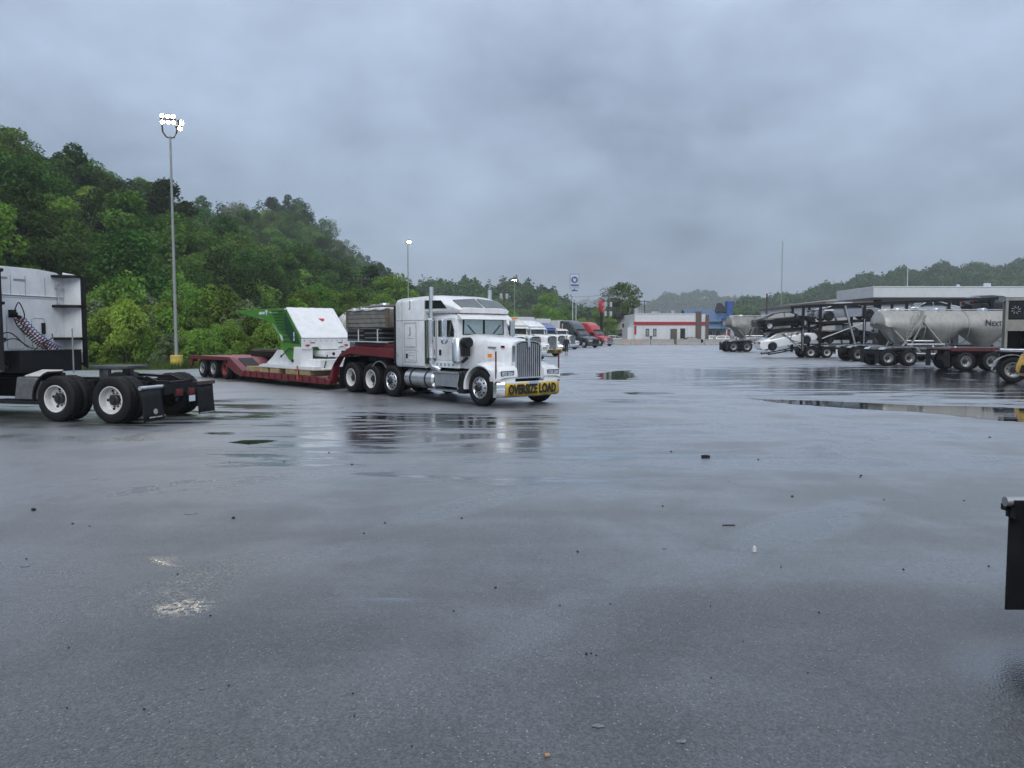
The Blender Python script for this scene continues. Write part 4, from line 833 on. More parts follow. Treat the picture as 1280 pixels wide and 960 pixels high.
# ---- load on the gooseneck
bt=MB()
for y in np.linspace(-1.12,.70,9): bt.cyl((-10.07,y,1.73),(-10.058,y,1.73),.022,n=6)
for i in range(8):
    q=i/7; bt.cyl((-11.2+1.04*q,-1.13,2.87-.98*q),(-11.185+1.04*q,-1.13,2.885-.98*q),.02,n=6); bt.cyl((-11.2+1.04*q,.69,2.87-.98*q),(-11.185+1.04*q,.69,2.885-.98*q),.02,n=6)
lm(MC,'bolts',bt,M['steelgrey'])['kind']='stuff'
lm(MC,'hydraulic_hose',MB().tube([(-11.6,-1.26,1.15),(-11.0,-1.24,1.45),(-10.6,-1.1,1.3),(-10.3,-1.0,.95)],.022),M['cable'],smooth=60); lm(MC,'hydraulic_hose',MB().tube([(-9.9,-.3,1.15),(-9.5,-.5,1.2),(-9.3,-.7,.9),(-9.2,-.8,.75)],.022),M['cable'],smooth=60)
lm(MC,'skid_pin',MB().cyl((-10.75,-1.28,.98),(-10.75,-1.12,.98),.06,n=10).cyl((-12.0,-1.11,1.12),(-12.0,-1.07,1.12),.05,n=10),M['ink'])
st=loaded('rubber_mat_stack','strapped stack of dark rubber mats on the gooseneck of the red lowboy','load')
for i in range(5):
    z=1.745+.075*i; d=random.uniform(-.03,.03); q=MB()
    q.box(-7.05+d,-6.06+d,-1.12,1.05,z,z+.062); lm(st,'mat',q,M['blacksteel'] if i%2 else mat('grey_rubber_mat',(.09,.09,.095),.5,0,.2,6),.02)
    q=MB().box(-5.98-d,-4.92-d,-1.12,1.05,z,z+.062); lm(st,'mat',q,M['blacksteel'] if (i+1)%2 else mat('grey_rubber_mat',(.09,.09,.095)),.02)
for x in (-6.35,-5.2): lm(st,'strap',MB().box(x,x+.05,-1.135,-1.122,1.72,2.13).box(x,x+.05,-1.135,1.06,2.125,2.14),M['signwhite'])
lm(st,'top_board',MB().box(-7.1,-5.3,-1.14,1.06,2.14,2.165),M['greytimber'])
lm(st,'bottom_board',MB().box(-7.1,-4.9,-1.14,1.06,1.715,1.742),M['signwhite'])
cr=loaded('wooden_crate','grey weathered wooden crate stacked above the rubber mats behind the white tractor','crate')
for i in range(4):
    z=2.20+.14*i; lm(cr,'board',MB().box(-7.02,-4.72,-1.12+random.uniform(-.012,.012),-1.06,z,z+.128),M['greytimber'],.008); lm(cr,'board',MB().box(-7.02,-4.72,.95,1.0,z,z+.128),M['greytimber'],.008)
for x in (-7.08,-4.72): lm(cr,'corner_post',MB().box(x,x+.10,-1.15,-1.02,2.165,2.80).box(x,x+.1,.92,1.03,2.165,2.80),mat('brown_timber',(.13,.10,.075),.8,0,.25,5,bump=.4),.01)
for x in (-7.0,-4.74): lm(cr,'end_panel',MB().box(x,x+.03,-1.05,.94,2.2,2.76),M['greytimber'])
lm(cr,'crate_floor',MB().box(-7.0,-4.74,-1.05,.94,2.17,2.20),M['greytimber']); lm(cr,'tarp_edge',MB().loft([[(-7.05+.25*i,y,z+.02*math.sin(i*2.1)) for y,z in ((-1.14,2.75),(-1.12,2.79),(1.0,2.82),(1.0,2.76))] for i in range(10)]),mat('grey_tarp',(.40,.39,.37),.6,0,.2,4,bump=.3),smooth=60)
lm(cr,'loose_slats',MB().bar((-6.9,-.5,2.90),(-4.9,-.3,2.94),.3,.05).bar((-6.9,.2,2.94),(-5.2,.5,2.86),.25,.05),M['greytimber'])
bx=loaded('black_storage_box','black steel box beside the wooden crate on the gooseneck','box'); lm(bx,'box_body',MB().box(-8.0,-7.18,-.55,1.05,1.75,2.66),M['blacksteel'],.02); lm(bx,'lid',MB().box(-8.1,-7.15,-.62,1.1,2.665,2.72),M['greytimber'],.01); lm(bx,'box_label',MB().box(-7.17,-7.16,-.2,.5,2.15,2.35).box(-7.75,-7.3,-.565,-.552,2.2,2.36),M['signwhite'])
# ================================================================ left tractor (cropped by the frame)
LT=aero('semi_tractor','white sleeper tractor at the left edge with coiled air hoses on its back wall','truck',M['white'],detail=True,fine=True,axles=(-6.46,-7.96),top=3.61)
a=R(165); place(LT,G(137.5,500.6,.52),None,-7.96,1.22,a)
for o_ in LT.children:
    if o_.name.startswith('side_extender'):
        if o_.data.vertices[0].co.y>0: o_.scale.x=.9; o_.location.x=-.43
wx=-4.4
K=M
DK=mat('wall_groove_grey',(.30,.31,.32),.5)
sm=MB()
sm.box(wx-.012,wx,-1.15,1.15,2.90,2.915); sm.box(wx-.010,wx,-1.15,1.15,2.86,2.866)
for y in (.78,.36,-.05,-.62): sm.box(wx-.006,wx,y,y+.012,2.93,3.40)
obj('panel_seam',sm,DK,LT)
rib=MB().box(wx-.03,wx,-1.15,1.15,2.915,2.935); obj('seam_ledge',rib,M['white'],LT,.008)
def wframe(y0,y1,z0,z1):
    b=MB(); r=.07; pts=[]
    for cy,cz,a0 in ((y1-r,z1-r,0),(y0+r,z1-r,90),(y0+r,z0+r,180),(y1-r,z0+r,270)):
        for q in (0,30,60,90): pts.append((wx-.006,cy+r*math.cos(R(a0+q)),cz+r*math.sin(R(a0+q))))
    b.tube(pts+[pts[0]],.009,5); return b
for q in ((.62,1.12,1.62,2.42),(.05,.52,1.62,2.42),(-.55,-.18,1.62,2.38)): obj('pressed_recess',wframe(*q),mat('wall_press_line',(.50,.51,.53),.4),LT)
obj('vent_slot',MB().box(wx-.01,wx,.45,.85,3.30,3.35).box(wx-.01,wx,-.05,.28,3.27,3.32),DK,LT)
obj('port_ring',MB().lathe([(.07,-.015),(.10,-.012),(.10,.0),(.07,.0)],c=(wx-.02,.02,2.08),axis='x',n=20),DK,LT)
obj('vent_grille',MB().box(wx-.04,wx,-.56,-.46,1.98,2.26),K['black'],LT,.01)
obj('wall_bracket',MB().box(wx-.06,wx,.92,1.0,2.70,2.75).box(wx-.05,wx,-1.0,-.95,2.75,3.15).box(wx-.1,wx,-1.02,-.9,3.15,3.25),K['alu'],LT)
for z in (3.42,2.66,1.83,1.18):
    obj('extender_brace',MB().prism([(wx,-.80),(wx,-1.15),(wx-.58,-1.16),(wx-.58,-1.05),(wx-.30,-.86)],'z',z,z+.065),K['black'],LT,.008)
    obj('extender_brace',MB().prism([(wx,.80),(wx,1.15),(wx-.58,1.16),(wx-.58,1.05),(wx-.30,.86)],'z',z,z+.065),K['black'],LT,.008)
obj('catwalk_box',MB().box(-5.0,-4.48,-1.08,.72,1.05,1.56).box(-5.02,-4.46,-1.10,.74,1.56,1.585),K['black'],LT,.015)
obj('hose_mount',MB().box(wx-.10,wx,.52,.66,2.38,2.56).cyl((wx-.1,.56,2.42),(wx-.22,.52,2.38),.04,n=8).cyl((wx-.1,.63,2.5),(wx-.22,.63,2.46),.04,n=8),K['black'],LT)
def coil(p0,p1,r,turns,sag):
    p=[]; p0,p1=Vector(p0),Vector(p1); n=turns*10
    for i in range(n+1):
        t=i/n; c=p0.lerp(p1,t); c.z-=sag*math.sin(math.pi*t); th=2*math.pi*turns*t; d=(p1-p0).normalized(); a1=d.cross(Vector((0,0,1))).normalized(); b1=d.cross(a1); p.append(c+a1*r*math.cos(th)+b1*r*math.sin(th))
    return p
for k,(p0,p1,m) in enumerate((((wx-.20,.56,2.36),(wx-.34,-.25,1.62),K['hoser']),((wx-.26,.52,2.36),(wx-.42,-.38,1.62),K['hoseb']),((wx-.16,.60,2.36),(wx-.26,-.12,1.62),K['cable']))):
    obj('coiled_air_hose',MB().tube(coil(p0,p1,.055,15,.10),.011,5),m,LT,smooth=60)
def arc(p,n=16):
    # smooth curve through control points (Catmull-Rom)
    P=[Vector(q) for q in p]; P=[P[0]]+P+[P[-1]]; o=[]
    for i in range(1,len(P)-2):
        for k in range(n):
            t=k/n; a0,a1,a2,a3=P[i-1],P[i],P[i+1],P[i+2]
            o.append(.5*((2*a1)+(a2-a0)*t+(2*a0-5*a1+4*a2-a3)*t*t+(3*a1-a0-3*a2+a3)*t**3))
    return o+[P[-2]]
for p in ([(wx-.12,.60,2.52),(wx-.18,.52,2.74),(wx-.16,.36,2.45),(wx-.14,.42,2.28),(wx-.1,.56,2.32)],[(wx-.12,.62,2.4),(wx-.2,.62,2.2),(wx-.22,.45,2.02),(wx-.3,.30,1.9)],
          [(wx-.10,1.12,1.62),(wx-.14,1.0,1.95),(wx-.16,.75,2.0),(wx-.2,.45,1.75),(wx-.3,.30,1.62)],[(wx-.12,1.14,1.40),(wx-.18,.98,1.78),(wx-.2,.66,1.86),(wx-.25,.38,1.66)],
          [(wx-.08,1.2,1.62),(wx-.14,1.02,1.62),(wx-.2,.92,1.35),(wx-.3,.80,1.12)],[(wx-.08,1.16,1.5),(wx-.2,1.05,1.45),(wx-.28,.95,1.25),(wx-.2,1.1,1.05)],
          [(wx-.4,.25,1.66),(wx-.38,.0,1.78),(wx-.28,-.3,1.88),(wx-.08,-.5,1.98)],[(wx-.35,.3,1.6),(wx-.45,.15,1.72),(wx-.5,.1,1.58),(wx-.4,.05,1.7),(wx-.4,-.05,1.58)]):
    obj('cable',MB().tube(arc(p,8),.014,6),K['cable'],LT,smooth=60)
obj('gladhand_rod',MB().cyl((-5.15,-.66,1.0),(-5.15,-.66,2.12),.018,n=8),K['steelgrey'],LT)
bb=MB().loft([[(-6.02,y,.48) for y in (.72,1.14)]+[(-6.02,1.14,.96),(-6.02,.72,.96)],[(-5.25,y,.48) for y in (.72,1.16)]+[(-5.35,1.16,1.0),(-5.35,.72,1.0)]]); obj('battery_box',bb,mat('dull_tread_plate',(.17,.17,.17),.45,.5,.2,6,dirt=.4,dcol=(.06,.06,.06)),LT,.02)
obj('battery_step',MB().box(-6.1,-4.6,.75,1.22,.38,.46),K['blacksteel'],LT,.01)
q=MB(); ar=[(-6.46+.64*math.cos(R(d)),.52+.64*math.sin(R(d))) for d in range(-10,75,12)]; q.prism(ar+[(-6.46+.60*math.cos(R(d)),.52+.60*math.sin(R(d))) for d in range(74,-12,-12)],'y',.80,1.22); obj('quarter_fender',q,K['black'],LT)
obj('deck_plate',MB().panel([(-5.95,.95,1.02),(-5.35,.95,1.02),(-5.35,.45,1.14),(-5.95,.45,1.14)],.02),K['white2'],LT)
for s in (1,-1):
    tb=MB(); 
    if s>0: tb.cyl((-8.78,1.26,.80),(-8.78,.36,.80),.045,n=12)
    else: tb.box(-8.83,-8.73,-1.26,-.42,.76,.84)
    obj('flap_hanger',tb,K['alu'] if s>0 else mat('rusty_brown_steel',(.10,.075,.06),.6,.3,.3,6),LT)
    N=6; vs=[]; fs=[]
    for i in range(N+1):
        for j in range(5): y=s*(.60+.62*i/N); z=.06+.70*j/4; vs.append((-8.80-.05*(1-j/4)**1.5-.012*math.sin(i*1.9),y,z))
    for i in range(N):
        for j in range(4): fs.append((i*5+j,i*5+j+1,(i+1)*5+j+1,(i+1)*5+j))
    fo=obj('mudflap',MB().add(vs,fs),K['black'],LT,smooth=180); so=fo.modifiers.new('thick','SOLIDIFY'); so.thickness=.012
    obj('flap_weight',MB().box(-8.875,-8.862,s*.62 if s>0 else -1.2,s*1.2 if s>0 else -.62,.07,.10),K['alu' if s<0 else 'black'],fo)
    if s>0:
        em=MB(); em.prism([(.90+.065*math.cos(R(d)),.27+.065*math.sin(R(d))) for d in range(30,390,60)],'x',-8.882,-8.868); obj('flap_emblem',em,mat('flap_print_grey',(.42,.43,.44),.6),fo)
        ln=MB()
        for y in (.71,.76,.80,.85,.91,.95,.99,1.03,1.07): ln.box(-8.888,-8.876,y,y+.028,.135,.165)
        obj('flap_lettering',ln,mat('flap_print_grey',(.42,.43,.44)),fo)
for y in (.12,-.30):
    o=obj('tail_light',MB().box(-8.90,-8.84,y-.10,y+.10,.58,.70),K['redlens'],LT,.01); obj('tail_light_bezel',MB().box(-8.88,-8.83,y-.13,y+.13,.55,.73),K['hub'],o)
obj('licence_plate',MB().box(-8.89,-8.87,-.42,-.22,.40,.54),K['signwhite'],LT)
fr=MB()
for s in (1,-1): fr.bar((-8.75,s*.40,.76),(-8.2,s*.40,.95),.05,.16); fr.bar((-8.2,s*.42,.97),(-7.3,s*.42,1.0),.03,.06)
fr.box(-8.85,-8.75,-.55,.55,.62,.84); obj('rear_crossmember',fr,K['blacksteel'],LT)
# ================================================================ row of parked tractors
HR=R(-48)
grp='tractors parked in a row beyond the white truck'
def row(t,px,py,D,a=HR,front=True):
    X=(px-640)/960*D; t.location=(X,D,0); t.rotation_euler=(0,0,a); return t
T1=row(conventional('semi_tractor','blue and white tractor mostly hidden behind the white long-nose hood','truck',M['bluepaint'],grp,roof='flat',hoodpaint=M['white'],stacks=False,visor=False),641,0,50)
T2=row(conventional('semi_tractor','cream-roofed tractor with amber beacon bar on its roof','truck',M['cream'],grp,roof='mid',stacks=False,beacon=True),662,0,58)
T3=row(conventional('semi_tractor','white tractor with crumpled yellow oversize banner and a lit headlight','truck',M['white'],grp,roof='mid',stacks=False,banner=True),684,0,68.5)
T4=row(conventional('semi_tractor','blue-cabbed tractor with white hood and tall chrome grille','truck',M['bluepaint'],grp,roof='mid',hoodpaint=M['white2']),697,0,88)
T5=row(conventional('semi_tractor','white day-cab tractor with chrome bumper between blue and grey tractors','truck',M['white'],grp,roof='flat'),711,0,99)
T6=row(aero('semi_tractor','dark grey aerodynamic sleeper tractor parked beside the red one','truck',M['greypaint'],grp,top=4.0,rim=M['rimgrey']),737,0,111,R(-52))
T7=row(aero('semi_tractor','red aerodynamic sleeper tractor with chrome guard bar at row end','truck',M['redpaint'],grp,top=4.0,bullbar=True),756,0,127,R(-52))
def behind(t,d,label,m):
    a=t.rotation_euler.z; box_trailer(label,(t.location.x-d*math.cos(a),t.location.y-d*math.sin(a),0),a,m,'box trailers behind the parked tractors')
behind(T4,5.2,'white box trailer behind the blue-cabbed tractor',M['bwhite']); behind(T5,4.6,'grey-white box trailer behind the white day-cab',M['canopy']); behind(T6,5.4,'pale box trailer behind the dark grey tractor',M['bwhite']); behind(T7,5.4,'pale box trailer behind the red tractor',M['canopy'])
tc=thing('traffic_cone','orange traffic cone beside the white bannered tractor','cone',((697.5-640)/960*76,76,0)); obj('cone_body',MB().lathe([(0,.04),(.17,.04),(.04,.85),(0,.85)],axis='z',n=14),M['orange'],tc); obj('cone_base',MB().box(-.22,.22,-.22,.22,0,.045),M['black'],tc); obj('cone_band',MB().lathe([(.125,.3),(.085,.5)],axis='z',n=14),M['signwhite'],tc)
# ---- person walking
def person():
    t=thing('person','person in dark clothes and pale cap walking beside the parked tractors','person',((708-640)/960*71.5,71.5,0),R(70))
    V=[(0,0,.95),(0,0,1.15),(0,0,1.42),(0,0,1.52),(.01,0,1.62),(.015,0,1.74), (0,.10,.90),(.10,.11,.50),(.02,.11,.09),(.16,.12,.04),(0,-.10,.90),(-.02,-.11,.49),(-.20,-.11,.12),(-.07,-.12,.05),
       (0,.20,1.40),(-.06,.25,1.12),(.06,.25,.90),(.10,.24,.80),(0,-.20,1.40),(.06,-.25,1.12),(.18,-.22,.93),(.24,-.21,.84)]
    E=[(0,1),(1,2),(2,3),(3,4),(4,5),(0,6),(6,7),(7,8),(8,9),(0,10),(10,11),(11,12),(12,13),(2,14),(14,15),(15,16),(16,17),(2,18),(18,19),(19,20),(20,21)]
    rad=[.15,.15,.17,.06,.095,.085,.10,.075,.05,.045,.10,.075,.05,.045,.075,.052,.04,.035,.075,.052,.04,.035]
    me=bpy.data.meshes.new('body'); me.from_pydata(V,E,[]); o=link('body',me,t); 
    o.modifiers.new('skin','SKIN'); 
    for i,r in enumerate(rad): me.skin_vertices[0].data[i].radius=(r,r*(1.25 if i in (0,1,2) else 1))
    me.skin_vertices[0].data[0].use_root=True
    s=o.modifiers.new('sub','SUBSURF'); s.levels=1; s.render_levels=2
    dg=bpy.context.evaluated_depsgraph_get(); m2=bpy.data.meshes.new_from_object(o.evaluated_get(dg)); o.modifiers.clear(); o.data=m2
    m2.materials.clear()
    for m in (M['navy'],M['skin'],M['shoe']): m2.materials.append(m)
    for p in m2.polygons:
        c=p.center; p.use_smooth=True
        p.material_index=1 if (c.z>1.50 or (abs(c.y)>.17 and c.z<1.0) or .15<c.z<.32) else (2 if c.z<.12 else 0)
    h=MB().lathe([(0,1.865),(.06,1.85),(.10,1.79),(.105,1.735),(.0,1.73)],c=(.015,0,0),axis='z',n=14); h.panel([(.09,-.07,1.74),(.20,-.05,1.73),(.20,.05,1.73),(.09,.07,1.74)],.015); obj('cap',h,M['shoe'],t)
    f=MB()
    for s in (1,-1): f.cyl((.095,s*.035,1.675),(.108,s*.035,1.675),.012,n=8)
    f.bar((.10,0,1.66),(.125,0,1.63),.025); f.box(.095,.106,-.03,.03,1.585,1.597); obj('face',f,mat('face_feature_skin',(.25,.13,.1),.6),t)  # eyes, nose and mouth in a darker skin tone
person()
# ================================================================ right side: tankers and flatbed
def tanker(label,loc,rz,m,group,words=None,scale=1.0,nh=4,frame_only_rear=0):
    t=thing('tanker_trailer',label,'tanker trailer',loc,rz,group); t.scale=(scale,)*3
    kz=[(0,3.02),(.25,2.75),(1.5,1.30),(1.7,1.30),(2.7,2.22),(2.9,2.22),(3.75,1.05),(4.15,1.05),(5.15,2.1),(5.5,2.1),(6.8,1.02),(7.2,1.02),(8.3,2.1),(8.6,2.1),(9.8,1.02),(10.1,1.02),(11.2,2.9)]
    xs=sorted(set(list(np.linspace(0,11.2,60))+[a for a,b in kz])); secs=[]; NS=28
    for x in xs:
        zb=interp(x,kz); e=min(1,x/.35,(11.2-x)/.35); rr=1.03*(math.sqrt(max(0.02,1-(1-e)**2))); zt=2.42+rr; zc=2.42+.25*(1-e)
        sec=[]
        for k in range(NS):
            th=2*math.pi*k/NS; c,s=math.cos(th),math.sin(th)
            if s>=0: sec.append((x,c*rr,zc+(zt-zc)*s))
            else:
                low=max(0,(1.4-zb))/.4; p=abs(s); wdt=c*rr*(1-.35*low*p**1.5); sec.append((x,wdt,zc-(zc-min(zc-.05,zb))*p**(1.0)))
        secs.append(sec)
    obj('tank_shell',MB().loft(secs),m,t,smooth=32)
    rg=MB()
    for x in (2.72,5.5,8.45): rg.lathe([(1.035,x-.03),(1.06,x-.02),(1.06,x+.02),(1.035,x+.03)],c=(0,0,2.42),axis='x',n=40)
    obj('tank_ring',rg,m,t)
    for x in (1.4,3.9,6.9,9.9): obj('manhole',MB().lathe([(0,3.62),(.26,3.6),(.28,3.52),(.30,3.44),(.30,3.38)],c=(x,0,0),axis='z',n=18),M['alu'],t)
    hr=MB(); 
    for s in (1,-1): hr.tube([(.4,s*.35,3.45),(.6,s*.35,3.52),(10.2,s*.35,3.52),(10.6,s*.35,3.4)],.02)
    obj('top_rail',hr,M['alu'],t)
    for s in (1,-1):
        fb=MB(); fb.bar((2.55,s*1.0,3.30),(1.35,s*.95,1.22),.14,.09); fb.bar((2.75,s*1.02,3.15),(1.85,s*.95,1.22),.12,.08); fb.bar((2.55,s*1.06,2.75),(4.0,s*.92,1.18),.14,.09); fb.bar((.22,s*.75,2.95),(1.65,s*.92,1.38),.13,.09); fb.box(2.42,2.62,s*1.0-.05,s*1.0+.05,3.1,3.45)
        obj('saddle_strut',fb,m,t)
        obj('chassis_rail',MB().box(.1,11.0,s*.48-.05,s*.48+.05,1.02,1.18),M['steelgrey'],t)
        pts=[(.0,1.02),(.12,1.13),(.5,1.20),(1.9,1.20),(2.15,1.15),(2.35,.88),(2.30,.86),(2.08,1.10),(1.88,1.15),(.52,1.15),(.16,1.07),(.06,1.0)]
        obj('fender',MB().prism(pts,'y',s*.62,s*1.26),M['alup'],t)
    pp=MB(); pp.cyl((1.6,-1.0,1.33),(4.0,-.95,1.33),.085,n=10); pp.cyl((1.4,-.7,1.55),(3.4,-.8,1.55),.07,n=10); pp.tube([(1.2,-.75,.8),(3.5,-.85,.72),(9.9,-.85,.72)],.06)
    for x in (1.6,3.95,7.0,9.95): pp.cyl((x,0,.62),(x,0,1.32),.16,.3,n=12)
    obj('discharge_pipe',pp,M['alu'],t)
    ld=MB(); 
    for d in (-.14,.14): ld.bar((2.15+d,-1.02,3.4),(1.62+d,-1.08,1.75),.03)
    for i in range(8): q=i/7; x=2.12-.5*q; ld.bar((x-.14,-1.03-.05*q,3.3-1.5*q),(x+.14,-1.03-.05*q,3.3-1.5*q),.025)
    obj('ladder',ld,M['steelgrey'],t)
    ax=MB()
    for x in (.35,1.7): ax.cyl((x,-1,.51),(x,1,.51),.09,n=8)
    ax.box(-.1,2.3,-.45,.45,.7,1.02); obj('axles',ax,M['blacksteel'],t)
    for x in (.35,1.70): dualset(t,x,1.10,.51,rim=M['rimgrey'])
    for x in (3.9,): obj('landing_gear',MB().box(7.6,7.75,.55,.7,.05,1.05).box(7.6,7.75,-.7,-.55,.05,1.05),M['blacksteel'],t)
    for s in (1,-1): obj('mudflap',MB().box(-.25,-.23,s*.7,s*1.22,.15,.95),M['black'],t)
    rl=MB()
    for x in (.5,1.2,1.9): rl.box(x,x+.1,-1.275,-1.262,1.165,1.195)
    obj('reflector',rl,M['redlens'],t)
    if words:
        nv=mat('dark_navy_lettering',(.03,.04,.05),.5); text('N',.56,nv,t,(6.68,-1.045,2.66),(R(90),0,0),bold=.008,sx=.9); text('EXT',.42,nv,t,(7.22,-1.05,2.60),(R(90),0,0),bold=.006,sx=.85)
    return t
TK=tanker('long pale grey hopper tanker with NEXT lettering on its side','X',0,M['tank'],None,'NEXT') if False else tanker('long pale grey hopper tanker with NEXT lettering on its side',(22.92,47.5+1.26,0),R(1.5),M['tank'],'bulk tanker trailers','NEXT')
FK=tanker('dull grey bulk tanker standing farther off behind the car hauler',((906-640)/960*86+.1,86,0),R(4),M['tankd'],'bulk tanker trailers',scale=1.14)
WK=tanker('white bulk tanker glimpsed between wooden crate and white sleeper',((487-640)/960*39,39.5,0),R(112),M['white2'],'bulk tanker trailers')
# bobtail behind the tanker
BT=aero('semi_tractor','dark day-cab tractor with silver rear fenders partly hidden behind the tanker','truck',M['carblack'],day=True,rim=M['rimgrey'],axles=(-4.4,-5.72),wall=-2.9)
BT.location=(25.06+5.72,55.5+1.22,0)
for s in (1,-1): obj('fender',MB().prism([(-6.4,1.0),(-6.25,1.12),(-5.72,1.20),(-4.4,1.20),(-3.85,1.12),(-3.7,1.0),(-3.76,.97),(-3.9,1.07),(-4.4,1.15),(-5.72,1.15),(-6.2,1.08),(-6.34,.97)],'y',s*.65,s*1.25),M['alup'],BT)
obj('headache_rack',MB().box(-3.25,-3.15,-1.05,1.05,1.1,2.9).tube([(-3.3,-.7,2.7),(-3.6,-.6,2.0),(-3.4,-.5,1.3)],.04).tube([(-3.3,-.9,2.5),(-3.75,-.8,1.8),(-3.5,-.9,1.2)],.03).cyl((-3.3,-1.05,1.0),(-3.3,-1.05,3.1),.07,n=10),M['blacksteel'],BT)
# empty red flatbed
FB=thing('flatbed_trailer','low red-railed flatbed trailer standing in front of the long tanker','trailer',(23.7,41.5+1.22,0))
obj('deck',MB().box(0,12,-1.2,1.2,1.14,1.22),M['deckwood'],FB); 
for s in (1,-1):
    obj('side_rail',MB().box(0,12,s*1.2,s*1.25,1.06,1.24),mat('dull_red_rail',(.085,.012,.014),.5,0,.25,4,dirt=.6,dcol=(.03,.02,.02)),FB); obj('main_beam',MB().prism([(.2,.86),(4.5,.86),(5.3,.62),(12,.62),(12,1.10),(.2,1.10)],'y',s*.45-.05,s*.45+.05),mat('dull_red_rail',(.085,.012,.014)),FB)
    obj('mudflap',MB().box(-.05,-.03,s*.7,s*1.2,.2,1.05),M['black'],FB)
    for i in range(5): x=.1+i*2.1; obj('stake_pocket',MB().box(x,x+.1,s*1.25,s*1.29,1.06,1.2),M['red'],FB)
    obj('clearance_light',MB().lathe([(0,1.33),(.05,1.31),(.06,1.24)],c=(.3,s*1.1,0),axis='z',n=10),M['signwhite'],FB)
obj('axle_frame',MB().box(.2,3.0,-.5,.5,.5,.86).cyl((.85,-1,.5),(.85,1,.5),.09,n=8).cyl((2.25,-1,.5),(2.25,1,.5),.09,n=8),M['blacksteel'],FB)
for x in (.85,2.25): dualset(FB,x,1.10,.50,rim=M['rimgrey'])
# pump trailer with black panel
PT=thing('equipment_trailer','grey-beige steel equipment trailer with black lettered panel at the right edge','trailer',(20.1+1.2*.5-.2*.866,31.4+1.2*.866+.2*.5,0),R(-30))
GB=mat('grey_beige_steel',(.33,.32,.285),.5,.1,.12,3,dirt=.45,dcol=(.16,.15,.13))
for s in (-1,1):
    for x in (.20,2.4,4.6,6.8): obj('corner_post',MB().box(x,x+.10,s*1.15-.05,s*1.15+.05,1.30,3.42),GB,PT,.008)
    obj('cross_rail',MB().box(.2,6.9,s*1.15-.06,s*1.15+.06,3.33,3.43).box(.2,6.9,s*1.15-.055,s*1.15+.055,2.10,2.56),GB,PT,.008)
    pn=obj('name_panel',MB().box(.34,4.5,s*1.15-.03,s*1.15+.03,2.60,3.30),mat('black_gloss_panel',(.008,.008,.009),.25,0,.2,3),PT,.005)
    if s<0:
        lg=MB()
        for i in range(8):
            t_=2*math.pi*i/8; lg.bar((.56+.08*math.cos(t_),-1.19,2.95+.08*math.sin(t_)),(.56+.17*math.cos(t_+.35),-1.19,2.95+.17*math.sin(t_+.35)),.06,.012)
        obj('gear_logo',lg,M['signwhite'],pn); text('Po',.38,M['signwhite'],pn,(1.02,-1.187,2.93),(R(90),0,0),bold=.004)
obj('roof_panel',MB().box(.2,6.9,-1.1,1.1,3.36,3.40),GB,PT); obj('inner_tank',MB().cyl((.8,0,1.75),(6.5,0,1.75),.42,n=24),M['blacksteel'],PT)
obj('inner_wall',MB().box(.3,6.8,.3,.36,1.3,2.6),M['blacksteel'],PT)
obj('air_tank',MB().lathe([(0,.05),(.07,.06),(.08,.09),(.08,1.5),(.07,1.53),(0,1.54)],c=(0,-1.15,1.32),axis='x',n=16),M['alu'],PT)
obj('fender',MB().prism([(.5+.72*math.cos(R(d)),.5+.66*math.sin(R(d))) for d in range(30,181,15)]+[(.5+.67*math.cos(R(d)),.5+.62*math.sin(R(d))) for d in range(180,29,-15)],'y',-1.3,-.7),M['alu'],PT)
obj('chassis',MB().box(.1,7,-.5,.5,.9,1.2).box(-.05,7,-1.2,1.2,1.2,1.28).cyl((.6,-1,.52),(.6,1,.52),.09,n=8),M['blacksteel'],PT)
obj('grab_rail',MB().tube([(.95,-1.22,1.3),(.95,-1.22,1.52),(1.6,-1.22,1.52),(1.6,-1.22,1.3)],.025),M['signwhite'],PT)
for x in (.55,1.9): dualset(PT,x,1.14,.52,rim=M['rimgrey'])
# yellow pickup nose
YP=car('yellow_pickup','yellow vehicle with black headlamp surround cut off by the right edge','pickup','pickup',M['yellow'],(18.55+2.72,26.6+.95,0),R(180)); YP.scale=(1,1,1.12)
obj('headlight_surround',MB().panel([(2.66,.40,.72),(2.40,.88,.74),(2.30,.92,1.02),(2.60,.42,.98)],.05).panel([(2.66,-.40,.72),(2.40,-.88,.74),(2.30,-.92,1.02),(2.60,-.42,.98)],-.05),M['black'],YP)
# truck corner at the near right
NR=thing('parked_truck','corner of a black truck with mudflap and tyre at the right edge, close by','truck',(3.85,4.9,0),R(-90))
obj('mudflap',MB().loft([[(0,y,.19),(.012,y,.19),(.012+.01*math.sin(y*9),y,.88),(0+.01*math.sin(y*9),y,.88)] for y in np.linspace(-.70,-.05,7)]),M['black'],NR,smooth=60)
obj('flap_hanger',MB().cyl((.02,-.74,.905),(.02,.4,.905),.032,n=12),M['steelgrey'],NR); obj('hanger_bracket',MB().box(-.03,.07,-.70,-.64,.80,.92).box(-.05,.0,-.72,.5,.84,.88),M['blacksteel'],NR)
obj('frame',MB().box(-.5,3,.2,.35,.7,.98),M['blacksteel'],NR); dualset(NR,.75,.0,.52,.26,both=-1)
NR.location=(3.91,4.9,0)
